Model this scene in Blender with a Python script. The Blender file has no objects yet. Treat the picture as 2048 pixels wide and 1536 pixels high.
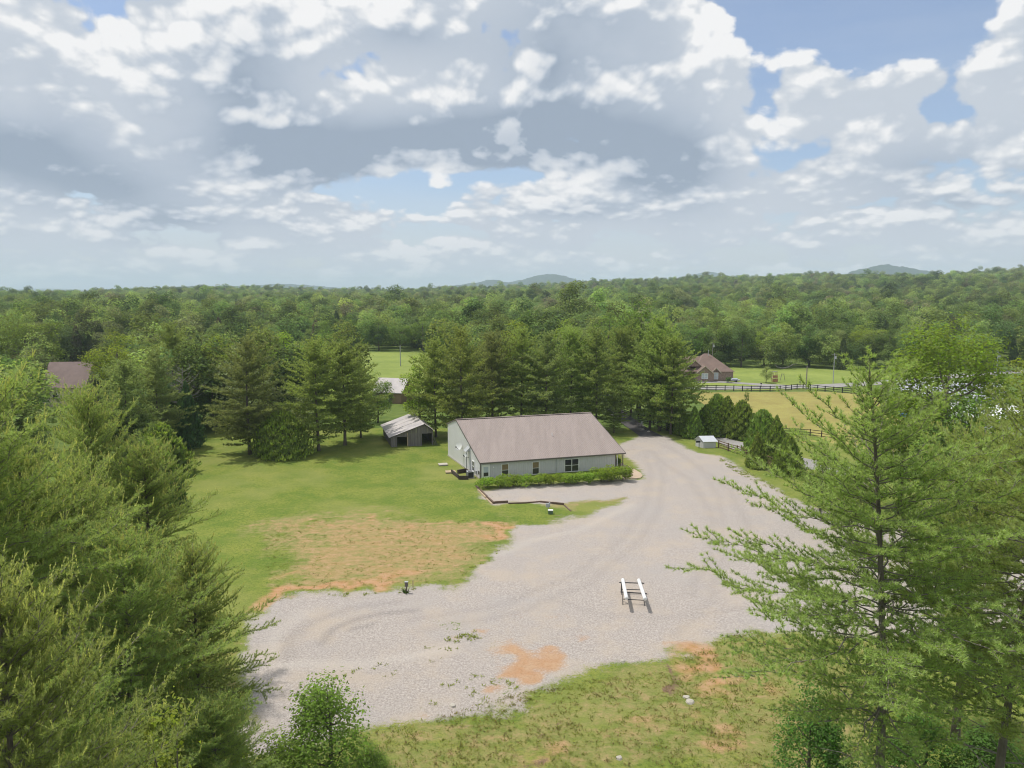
import bpy, math, random
import numpy as np

# ------------------------------------------------------------------ camera, sky, sun, exposure
sc = bpy.context.scene
COL = sc.collection
FPX, CAMH = 1450.0, 29.0                       # focal length in photo pixels (2048 wide), drone height
PITCH = math.atan((768 - 580) / FPX)
cam = bpy.data.cameras.new('camera')
cam.sensor_width = 36.0
cam.lens = 36.0 * FPX / 2048.0
cam.clip_start, cam.clip_end = 0.3, 60000.0
cam_o = bpy.data.objects.new('camera', cam)
cam_o.location = (0, 0, CAMH)
cam_o.rotation_euler = (math.pi / 2 - PITCH, 0, 0)
COL.objects.link(cam_o)
sc.camera = cam_o

SUN_DIR = np.array([-0.40, 0.14, 1.0]); SUN_DIR /= np.linalg.norm(SUN_DIR)
SUN_EL = math.asin(SUN_DIR[2]); SUN_AZ = math.atan2(SUN_DIR[0], SUN_DIR[1])
sun = bpy.data.lights.new('sun', 'SUN')
sun.energy = 2.3; sun.angle = math.radians(1.6); sun.color = (1.0, 0.955, 0.88)
sun_o = bpy.data.objects.new('sun', sun)
sun_o.rotation_euler = (0.0, 0.0, 0.0)
from mathutils import Vector, Matrix
sun_o.rotation_euler = Vector(tuple(-SUN_DIR)).to_track_quat('-Z', 'Y').to_euler()
sun_o.location = (-60, 30, 200)
COL.objects.link(sun_o)

sc.view_settings.view_transform = 'Standard'
sc.view_settings.look = 'None'
sc.view_settings.exposure = 0.6
sc.view_settings.gamma = 1.0
sc.view_settings.use_curve_mapping = False
sc.render.engine = 'CYCLES'
cy = sc.cycles
cy.use_denoising = True
cy.pixel_filter_type = 'BLACKMAN_HARRIS'; cy.filter_width = 1.05
try:
    cy.denoiser = 'OPENIMAGEDENOISE'
    cy.denoising_input_passes = 'RGB_ALBEDO_NORMAL'
except Exception:
    pass
cy.use_adaptive_sampling = True
cy.adaptive_threshold = 0.012
cy.max_bounces = 8; cy.diffuse_bounces = 5; cy.glossy_bounces = 2
cy.transmission_bounces = 3; cy.volume_bounces = 1; cy.transparent_max_bounces = 4
cy.caustics_reflective = False; cy.caustics_refractive = False
cy.sample_clamp_indirect = 4.0

PC, PS = math.cos(PITCH), math.sin(PITCH)
def ray(px, py):
    a = (px - 1024) / FPX; b = (768 - py) / FPX
    return np.array([a, PC + b * PS, -PS + b * PC])
def G(px, py, z=0.0):
    "real place on the level z under a photo point"
    d = ray(px, py); t = (z - CAMH) / d[2]
    return np.array([t * d[0], t * d[1], z])
def AT(px, Y, z=0.0):
    "x of a thing seen in column px that stands Y metres away"
    f = Y * PC + (CAMH - z) * PS
    return np.array([(px - 1024) / FPX * f, Y, 0.0])

# ---- node helper
class NT:
    def __init__(s, tree): s.t = tree; s.n = tree.nodes; s.l = tree.links
    def new(s, typ, **kw):
        n = s.n.new(typ)
        for k, v in kw.items(): setattr(n, k, v)
        return n
    def put(s, sock, v):
        if isinstance(v, bpy.types.NodeSocket): s.l.new(v, sock)
        elif v is not None:
            if sock.type == 'RGBA' and len(v) == 3: v = (*v, 1)
            sock.default_value = v
    def m(s, op, a, b=None, c=None, clamp=False):
        n = s.new('ShaderNodeMath', operation=op, use_clamp=clamp)
        s.put(n.inputs[0], a)
        if b is not None: s.put(n.inputs[1], b)
        if c is not None: s.put(n.inputs[2], c)
        return n.outputs[0]
    def ss(s, v, lo, hi, a=0.0, b=1.0):
        n = s.new('ShaderNodeMapRange', interpolation_type='SMOOTHSTEP')
        s.put(n.inputs[0], v); s.put(n.inputs[1], lo); s.put(n.inputs[2], hi); s.put(n.inputs[3], a); s.put(n.inputs[4], b)
        return n.outputs[0]
    def lin(s, v, lo, hi, a=0.0, b=1.0):
        n = s.new('ShaderNodeMapRange'); n.clamp = True
        s.put(n.inputs[0], v); s.put(n.inputs[1], lo); s.put(n.inputs[2], hi); s.put(n.inputs[3], a); s.put(n.inputs[4], b)
        return n.outputs[0]
    def noise(s, vec, scale, detail=3.0, rough=0.5, dist=0.0, dim='3D'):
        n = s.new('ShaderNodeTexNoise', noise_dimensions=dim)
        if vec is not None: s.put(n.inputs['Vector'], vec)
        s.put(n.inputs['Scale'], scale); s.put(n.inputs['Detail'], detail)
        s.put(n.inputs['Roughness'], rough); s.put(n.inputs['Distortion'], dist)
        return n.outputs['Fac']
    def vor(s, vec, scale, detail=0.0, rough=0.5, feature='F1', smooth=1.0, dim='3D'):
        n = s.new('ShaderNodeTexVoronoi', feature=feature, voronoi_dimensions=dim)
        s.put(n.inputs['Vector'], vec); s.put(n.inputs['Scale'], scale)
        s.put(n.inputs['Detail'], detail); s.put(n.inputs['Roughness'], rough)
        if feature == 'SMOOTH_F1': s.put(n.inputs['Smoothness'], smooth)
        return n.outputs['Distance']
    def mix(s, f, a, b, mode='MIX'):
        n = s.new('ShaderNodeMix', data_type='RGBA', blend_type=mode)
        s.put(n.inputs['Factor'], f); s.put(n.inputs['A'], a) if False else None
        ins = [i for i in n.inputs if i.type == 'RGBA']
        s.put(ins[0], a); s.put(ins[1], b)
        return [o for o in n.outputs if o.type == 'RGBA'][0]
    def xyz(s, x, y, z):
        n = s.new('ShaderNodeCombineXYZ'); s.put(n.inputs[0], x); s.put(n.inputs[1], y); s.put(n.inputs[2], z)
        return n.outputs[0]
    def vscale(s, v, f):
        n = s.new('ShaderNodeVectorMath', operation='MULTIPLY'); s.put(n.inputs[0], v); s.put(n.inputs[1], f); return n.outputs[0]

# ---- the sky: clear-sky model with cumulus laid over it by direction
world = bpy.data.worlds.new('World'); sc.world = world
world.use_nodes = True
W = NT(world.node_tree); W.n.clear()
tc = W.new('ShaderNodeTexCoord')
sp = W.new('ShaderNodeSeparateXYZ'); W.l.new(tc.outputs['Generated'], sp.inputs[0])
DX, DY, DZ = sp.outputs
sky = W.new('ShaderNodeTexSky', sky_type='NISHITA', sun_disc=False)
sky.sun_elevation = SUN_EL; sky.sun_rotation = SUN_AZ
sky.altitude = 200; sky.air_density = 1.0; sky.dust_density = 1.2; sky.ozone_density = 1.0
zc = W.m('ADD', W.m('MAXIMUM', DZ, 0.0), 0.12)
AZ0 = W.m('ARCTAN2', DX, DY)
QU = W.m('DIVIDE', W.m('MULTIPLY', AZ0, 1.9), W.m('POWER', zc, 0.65))
QV = W.m('LOGARITHM', zc, math.e)
AZ = W.m('ARCTAN2', DX, DY); EL = W.m('ARCSINE', DZ)

def px_dir(px, py):
    d = ray(px, py); d = d / np.linalg.norm(d)
    return math.atan2(d[0], d[1]), math.asin(d[2])
AE = W.xyz(AZ, EL, 0.0)
def blobs(lst):
    tot = None
    for (px, py, wx, wy, amp) in lst:
        a0, e0 = px_dir(px, py)
        sa, se = 2.3 * wx / FPX, 2.3 * wy / FPX
        mp = W.new('ShaderNodeMapping')
        W.l.new(AE, mp.inputs['Vector'])
        mp.inputs['Scale'].default_value = (1 / sa, 1 / se, 1)
        mp.inputs['Location'].default_value = (-a0 / sa, -e0 / se, 0)
        g = W.new('ShaderNodeTexGradient', gradient_type='QUADRATIC_SPHERE')
        W.l.new(mp.outputs[0], g.inputs[0])
        tot = W.m('MULTIPLY_ADD', g.outputs['Fac'], amp * 1.35, tot if tot is not None else 0.0)
    return tot
#SKYBLOBS
BL = blobs([
    (1800, 60, 200, 110, -0.42), (1560, 130, 70, 170, -0.20), (690, 155, 80, 55, -0.28), (200, 130, 240, 120, 0.10), (640, 10, 200, 40, 0.10),
    (320, 120, 90, 60, -0.10), (980, 190, 260, 130, 0.24), (480, 190, 150, 170, 0.18), (640, 290, 170, 60, 0.14),
    (1330, 150, 160, 190, 0.22), (1600, 150, 60, 70, 0.30), (1720, 190, 80, 40, 0.22), (2000, 130, 90, 120, 0.30), (100, 280, 190, 100, 0.20),
    (840, 380, 180, 45, -0.14), (1500, 300, 120, 40, -0.10), (560, 430, 120, 40, 0.06), (1330, 300, 90, 60, 0.18),
    (990, 352, 240, 20, -0.15), (610, 384, 150, 20, -0.15), (1335, 405, 95, 18, -0.15), (1130, 440, 110, 12, -0.10), (330, 468, 120, 12, -0.10)])
DARK = blobs([
    (640, 325, 150, 48, 0.78), (900, 285, 180, 45, 0.73), (1130, 285, 130, 50, 0.73), (1335, 340, 90, 60, 0.78),
    (480, 160, 120, 150, 0.31), (1100, 130, 130, 150, 0.34), (40, 300, 110, 40, 0.62), (210, 380, 110, 35, 0.52), (330, 440, 100, 22, 0.47),
    (800, 70, 120, 40, 0.26), (1150, 420, 90, 18, 0.43), (1850, 330, 150, 40, 0.26), (1960, 400, 120, 30, 0.33), (330, 480, 110, 14, 0.26)])
def field(su, sv, seed, da, de, det, vd):
    a_ = W.m('MULTIPLY', W.m('ADD', AZ, da), su) if da else W.m('MULTIPLY', AZ, su)
    e_ = W.m('MULTIPLY', W.m('ADD', EL, de), sv) if de else W.m('MULTIPLY', EL, sv)
    q = W.xyz(W.m('ADD', a_, seed), e_, 0.0)
    n1 = W.noise(q, 1.0, det, 0.54, 0.15, '2D')
    n2 = W.vor(q, 2.3, vd, 0.6, dim='2D')
    return W.m('ADD', n1, W.m('MULTIPLY', W.m('SUBTRACT', 0.42, n2), 0.24))
wl_ = W.ss(EL, 0.085, 0.20, 1.0, 0.0)                 # near the horizon the clouds are farther, so smaller
def both(k, det, vd):
    hi = field(4.6, 6.6, 13.7, -0.35 * k * 0.045, k * 0.045, det, vd); lo = field(5.6, 12.0, 19.1, -0.35 * k * 0.016, k * 0.016, det, vd)
    return W.m('ADD', W.m('MULTIPLY', hi, W.m('SUBTRACT', 1.0, wl_)), W.m('MULTIPLY', lo, wl_))
D0 = both(0.0, 7.0, 2.0); D1 = both(1.0, 2.0, 0.0); D2 = both(0.26, 5.0, 1.0)
cover = W.m('ADD', W.lin(EL, 0.0, 0.30, 0.19, 0.165), BL)
DC = W.m('SUBTRACT', W.m('ADD', D0, cover), 0.44)
alpha = W.ss(DC, 0.0, 0.075)
slope = W.m('ADD', W.m('MULTIPLY', W.m('SUBTRACT', D0, D1), 0.95), W.m('MULTIPLY', W.m('SUBTRACT', D0, D2), 1.45))
lit = W.ss(slope, -0.20, 0.16)
lit = W.m('SUBTRACT', lit, W.ss(DC, 0.16, 0.55, 0.0, 0.16))
lit = W.m('SUBTRACT', lit, DARK)
lit = W.lin(lit, -0.55, 0.70)
cr = W.new('ShaderNodeValToRGB')
e = cr.color_ramp.elements
e[0].position = 0.0; e[0].color = (0.34, 0.41, 0.51, 1)
e[1].position = 1.0; e[1].color = (0.93, 0.93, 0.935, 1)
for p_, c_ in ((0.22, (0.47, 0.535, 0.63, 1)), (0.48, (0.61, 0.66, 0.73, 1)), (0.75, (0.76, 0.785, 0.82, 1))):
    k = e.new(p_); k.color = c_
W.l.new(lit, cr.inputs[0])
K = 10.0 / 2 ** sc.view_settings.exposure
hz = W.ss(EL, 0.0, 0.15, 1.0, 0.0)
cloud_c = W.mix(W.m('MULTIPLY', hz, 0.52), cr.outputs[0], (0.62, 0.68, 0.745))
cl10 = W.mix(1.0, cloud_c, (K, K, K), 'MULTIPLY')
veil = W.m('ADD', W.m('MULTIPLY', hz, 0.74), W.m('MULTIPLY', W.noise(W.xyz(W.m('MULTIPLY', AZ, 3.0), W.m('MULTIPLY', EL, 14.0), DY), 1.0, 4.0, 0.6), 0.42))
base = W.mix(1.0, sky.outputs[0], (0.80, 0.85, 0.93), 'MULTIPLY')
base = W.mix(W.m('MINIMUM', veil, 0.90), base, (0.66 * K, 0.70 * K, 0.76 * K))
skyc = W.mix(alpha, base, cl10)
bg = W.new('ShaderNodeBackground'); bg.inputs['Strength'].default_value = 0.1
W.l.new(skyc, bg.inputs['Color'])
wo = W.new('ShaderNodeOutputWorld'); W.l.new(bg.outputs[0], wo.inputs['Surface'])
try:
    world.cycles.sampling_method = 'NONE'
except Exception:
    pass

# ------------------------------------------------------------------ mesh helpers
class MB:
    "collects triangles / quads of ONE piece"
    def __init__(s): s.v = []; s.f = []; s.n = 0
    def add(s, vs, fs):
        s.v.append(np.asarray(vs, float).reshape(-1, 3))
        s.f.extend([tuple(int(i) + s.n for i in f) for f in fs]); s.n += len(s.v[-1])
    def box(s, c, h, rz=0.0, ax=None):
        c = np.asarray(c, float); h = np.asarray(h, float)
        p = np.array([[x, y, z] for z in (-1, 1) for y in (-1, 1) for x in (-1, 1)], float) * h
        if ax is not None: p = p @ np.asarray(ax)
        elif rz:
            a, b = math.cos(rz), math.sin(rz); p = p @ np.array([[a, b, 0], [-b, a, 0], [0, 0, 1]])
        s.add(p + c, [(0, 2, 3, 1), (4, 5, 7, 6), (0, 1, 5, 4), (2, 6, 7, 3), (0, 4, 6, 2), (1, 3, 7, 5)])
        return s
    def bar(s, a, b, w, h=None, up=(0, 0, 1)):
        "rectangular bar from a to b"
        a = np.asarray(a, float); b = np.asarray(b, float); h = w if h is None else h
        d = b - a; L = np.linalg.norm(d); d = d / L
        up = np.asarray(up, float); x = np.cross(d, up)
        if np.linalg.norm(x) < 1e-4: x = np.cross(d, (1, 0, 0))
        x /= np.linalg.norm(x); z = np.cross(x, d)
        return s.box((a + b) / 2, (w / 2, L / 2, h / 2), ax=np.array([x, d, z]))
    def tube(s, pts, rad, sides=6, cap=True):
        pts = np.asarray(pts, float); n = len(pts)
        rad = np.broadcast_to(np.asarray(rad, float), (n,))
        d = np.gradient(pts, axis=0); d /= np.maximum(np.linalg.norm(d, axis=1, keepdims=True), 1e-9)
        ref = np.array([0, 0, 1.0]) if abs(d[:, 2]).mean() < 0.8 else np.array([1.0, 0, 0])
        x = np.cross(d, ref); x /= np.maximum(np.linalg.norm(x, axis=1, keepdims=True), 1e-9); y = np.cross(d, x)
        a = np.arange(sides) * 2 * math.pi / sides
        V = pts[:, None] + rad[:, None, None] * (np.cos(a)[None, :, None] * x[:, None] + np.sin(a)[None, :, None] * y[:, None])
        F = []
        for i in range(n - 1):
            for k in range(sides):
                k2 = (k + 1) % sides
                F.append((i * sides + k, i * sides + k2, (i + 1) * sides + k2, (i + 1) * sides + k))
        if cap:
            F.append(tuple(range(sides))[::-1]); F.append(tuple((n - 1) * sides + k for k in range(sides)))
        s.add(V.reshape(-1, 3), F); return s
    def mesh(s, name, smooth=False):
        V = np.concatenate(s.v) if s.v else np.zeros((0, 3))
        me = bpy.data.meshes.new(name); me.from_pydata(V.tolist(), [], s.f); me.update()
        if smooth: me.polygons.foreach_set('use_smooth', [True] * len(me.polygons))
        return me

def fast_mesh(name, V, F):
    "V (n,3), F (m,k) all the same size"
    V = np.ascontiguousarray(V, np.float32); F = np.ascontiguousarray(F, np.int32)
    me = bpy.data.meshes.new(name); m, k = F.shape
    me.vertices.add(len(V)); me.vertices.foreach_set('co', V.ravel())
    me.loops.add(m * k); me.loops.foreach_set('vertex_index', F.ravel())
    me.polygons.add(m); me.polygons.foreach_set('loop_start', np.arange(0, m * k, k, dtype=np.int32))
    try: me.polygons.foreach_set('loop_total', np.full(m, k, np.int32))
    except Exception: pass
    me.update(calc_edges=True); return me

def obj(name, me, mat=None, parent=None, loc=None):
    if isinstance(me, MB): me = me.mesh(name)
    o = bpy.data.objects.new(name, me); COL.objects.link(o)
    if mat is not None and not me.materials: me.materials.append(mat)
    if parent is not None: o.parent = parent
    if loc is not None: o.location = loc
    return o
def tag(o, label, cat, group=None):
    o['label'] = label; o['category'] = cat
    if group: o['group'] = group
    return o
def thing(name, label, cat, loc=(0, 0, 0), rz=0.0, group=None):
    o = bpy.data.objects.new(name, None); COL.objects.link(o)
    o.empty_display_size = 0.2
    o.location = loc; o.rotation_euler = (0, 0, rz); return tag(o, label, cat, group)
def structure(o, label=None):
    o['kind'] = 'structure'
    if label: o['label'] = label
    return o
def stuff(o, label, cat):
    o['kind'] = 'stuff'; o['label'] = label; o['category'] = cat; return o

# ------------------------------------------------------------------ materials
def mat(name, col, rough=0.8, var=0.18, scale=3.0, col2=None, metal=0.0, spec=0.3, bump=0.0, bscale=40.0, coords='Object', stretch=None):
    m = bpy.data.materials.new(name); m.use_nodes = True
    N = NT(m.node_tree); p = N.n['Principled BSDF']
    t = N.new('ShaderNodeTexCoord').outputs[coords]
    if stretch: t = N.vscale(t, stretch)
    f = N.noise(t, scale, 4.0, 0.6)
    f2 = N.noise(t, scale * 9.0, 3.0, 0.6)
    k = N.m('ADD', N.m('MULTIPLY', N.ss(f, 0.3, 0.7), 0.65), N.m('MULTIPLY', N.ss(f2, 0.3, 0.7), 0.35))
    c1 = tuple(x * (1 - var) for x in col); c2 = tuple(min(1, x * (1 + var)) for x in (col2 or col))
    N.put(p.inputs['Base Color'], N.mix(k, c1, c2))
    p.inputs['Roughness'].default_value = rough; p.inputs['Metallic'].default_value = metal
    p.inputs['Specular IOR Level'].default_value = spec
    if bump:
        b = N.new('ShaderNodeBump'); b.inputs['Strength'].default_value = bump; b.inputs['Distance'].default_value = 0.03
        N.put(b.inputs['Height'], N.noise(t, bscale, 3.0, 0.6)); N.l.new(b.outputs[0], p.inputs['Normal'])
    return m

def leaf_material(name, trans=0.30, hue=0.5, var=0.35, inst=False):
    m = bpy.data.materials.new(name); m.use_nodes = True
    N = NT(m.node_tree); N.n.clear()
    oi = N.new('ShaderNodeObjectInfo'); ge = N.new('ShaderNodeNewGeometry')
    # each leaf (loose piece) and each tree a little different in tone
    r1 = ge.outputs['Random Per Island']; r2 = oi.outputs['Random']
    hs = N.new('ShaderNodeHueSaturation')
    N.put(hs.inputs['Hue'], N.m('ADD', N.lin(r2, 0, 1, hue - 0.016, hue + 0.007), N.lin(r1, 0, 1, -0.008, 0.008)))
    N.put(hs.inputs['Saturation'], N.lin(r1, 0, 1, 0.85, 1.1))
    N.put(hs.inputs['Value'], N.m('MULTIPLY', N.lin(r1, 0, 1, 1 - var, 1 + var), N.lin(r2, 0, 1, 0.86, 1.14)))
    N.put(hs.inputs['Color'], N.new('ShaderNodeAttribute', attribute_type='INSTANCER', attribute_name='tint').outputs['Color'] if inst else oi.outputs['Color'])
    d = N.new('ShaderNodeBsdfDiffuse'); N.l.new(hs.outputs[0], d.inputs[0])
    tr = N.new('ShaderNodeBsdfTranslucent')
    N.put(tr.inputs[0], N.mix(1.0, hs.outputs[0], (1.28, 1.18, 0.75), 'MULTIPLY'))
    mx = N.new('ShaderNodeMixShader'); mx.inputs[0].default_value = trans
    N.l.new(d.outputs[0], mx.inputs[1]); N.l.new(tr.outputs[0], mx.inputs[2])
    o = N.new('ShaderNodeOutputMaterial'); N.l.new(mx.outputs[0], o.inputs[0])
    return m
M_LEAF = leaf_material('foliage', 0.46)
M_WOODS = leaf_material('wood_foliage', 0.42, inst=True)
M_NEEDLE = leaf_material('pine_needles', 0.46, 0.5, 0.30)
M_BARK = mat('pine_bark', (0.15, 0.125, 0.105), 0.95, 0.35, 2.0, bump=0.6, bscale=14, stretch=(1, 1, 0.25))
M_LIMB = mat('branch_bark', (0.20, 0.175, 0.15), 0.95, 0.3, 3.0)
M_DEAD = mat('bare_grey_wood', (0.27, 0.245, 0.22), 0.95, 0.2, 2.0)

C_PINE = (0.345, 0.440, 0.135, 1); C_PINE2 = (0.315, 0.415, 0.135, 1); C_SHOOT = (0.600, 0.640, 0.250, 1); C_NEAR = (0.365, 0.470, 0.155, 1)
C_BROAD = (0.190, 0.300, 0.076, 1); C_BRIGHT = (0.270, 0.370, 0.066, 1); C_DARK = (0.125, 0.205, 0.064, 1)
C_OLIVE = (0.300, 0.370, 0.145, 1); C_ARB = (0.240, 0.340, 0.080, 1); C_HEDGE = (0.235, 0.350, 0.052, 1)

# ------------------------------------------------------------------ foliage generators
def unit(v): return v / np.maximum(np.linalg.norm(v, axis=-1, keepdims=True), 1e-9)
def rnd_dirs(rs, n):
    return unit(rs.normal(size=(n, 3)))
def leaf_quads(name, C, Nn, size, rs, aspect=0.6):
    "rhombic leaves at C facing Nn"
    n = len(C); Nn = unit(Nn)
    t = unit(np.cross(Nn, rnd_dirs(rs, n))); b = np.cross(Nn, t)
    s = (size * rs.uniform(0.6, 1.35, n))[:, None]
    lift = Nn * s * rs.uniform(-0.25, 0.25, n)[:, None]
    V = np.stack([C - t * s * 0.5, C + b * s * 0.5 * aspect + lift, C + t * s * 0.5, C - b * s * 0.5 * aspect + lift], 1).reshape(-1, 3)
    F = np.arange(4 * n).reshape(n, 4)
    me = fast_mesh(name, V, F); return me
def needle_tris(name, P, D, rs, per, length, width, cone=(0.35, 1.35)):
    "needle fans round shoots at P pointing along D"
    n = len(P); P = np.repeat(P, per, 0); D = np.repeat(unit(D), per, 0); m = len(P)
    a = np.cross(D, rnd_dirs(rs, m)); a = unit(a)
    th = rs.uniform(cone[0], cone[1], m)[:, None]
    d = unit(D * np.cos(th) + a * np.sin(th))
    d[:, 2] += 0.10; d = unit(d)
    s = unit(np.cross(d, np.array([0, 0, 1.0]) + rs.normal(size=(m, 3)) * 0.45)) * (width * rs.uniform(0.7, 1.3, m))[:, None] * 0.5
    L = (length * rs.uniform(0.7, 1.2, m))[:, None]
    P = P - D * (length * rs.uniform(0, 0.5, m))[:, None]
    V = np.stack([P - s, P + s, P + d * L], 1).reshape(-1, 3)
    return fast_mesh(name, V, np.arange(3 * m).reshape(m, 3))

def gen_broad(seed, H=18.0, W=11.0, base=0.22, n_cl=34, n_leaf=5200, leaf=0.42, shape='dome', trunk_sides=7, airy=0.0, shell=None, lobe=(0.105, 0.19)):
    rs = np.random.RandomState(seed)
    # lobes of the crown
    C = []; R = []
    cz0 = H * base
    while len(C) < n_cl:
        u = rs.uniform(-1, 1, 3)
        if np.linalg.norm(u) > 1: continue
        t = (u[2] + 1) / 2                                   # 0 bottom .. 1 top
        prof = {'dome': math.sqrt(max(0.05, 1 - (abs(t - 0.36) / 0.72) ** 2)), 'tall': 0.45 + 0.5 * math.sin(math.pi * min(1, t * 0.95 + 0.05)),
                'round': 1.0, 'cone': 1.05 - 0.9 * t}[shape]
        r = math.hypot(u[0], u[1])
        if r > 1: continue
        rr = (0.35 + 0.65 * r ** 0.5) * prof if r > 0.2 else r * prof
        a = math.atan2(u[1], u[0])
        rad = W * rs.uniform(*lobe)
        C.append((rr * (W / 2 - rad * 0.7) * math.cos(a), rr * (W / 2 - rad * 0.7) * math.sin(a), cz0 + rad * 0.6 + t * (H - cz0 - rad * 1.5)))
        R.append(rad)
    C = np.array(C); R = np.array(R)
    C[0] = (rs.uniform(-.5, .5), rs.uniform(-.5, .5), H - R[0] * 0.9)
    w = R ** 2 / (R ** 2).sum()
    idx = rs.choice(n_cl, n_leaf, p=w)
    d = rnd_dirs(rs, n_leaf); d[:, 2] = np.where(rs.rand(n_leaf) < 0.55, np.abs(d[:, 2]), d[:, 2])
    q = rs.uniform(0.62 - airy * 0.3, 1.08 + airy * 0.25, n_leaf)[:, None]
    if shell: q = rs.uniform(*shell, n_leaf)[:, None]
    bumpy = 1 + 0.22 * np.sin(d[:, [0]] * 7 + idx[:, None]) * np.cos(d[:, [1]] * 6 + idx[:, None] * 2)
    P = C[idx] + d * R[idx][:, None] * q * bumpy * np.array([1, 1, 0.82])
    Nn = unit(d * 0.6 + np.array([0, 0, 0.85]) + rs.normal(size=(n_leaf, 3)) * 0.45)
    crown = leaf_quads('crown', P, Nn, leaf, rs)
    mb = MB()
    top = H * 0.72
    tr = np.array([[0, 0, -0.3], [0.1, 0, top * 0.25], [0.15, 0.1, top * 0.5], [0.05, 0.15, top * 0.8], [0, 0.1, top]])
    tr[1:, :2] += rs.normal(size=(4, 2)) * H * 0.008
    r0 = H * 0.017
    mb.tube(tr, [r0 * 1.35, r0, r0 * 0.8, r0 * 0.45, r0 * 0.15], trunk_sides)
    for i in rs.choice(n_cl, min(n_cl, 16), replace=False):
        z = min(top * 0.85, max(H * base * 0.8, C[i][2] - np.hypot(C[i][0], C[i][1]) * 0.7))
        s = np.array([np.interp(z, tr[:, 2], tr[:, 0]), np.interp(z, tr[:, 2], tr[:, 1]), z])
        mid = (s + C[i]) / 2 + np.array([0, 0, -0.06 * H * 0.3])
        mb.tube([s, mid, C[i]], [r0 * 0.42, r0 * 0.28, r0 * 0.08], 4, False)
    return mb.mesh('trunk', True), crown

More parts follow.
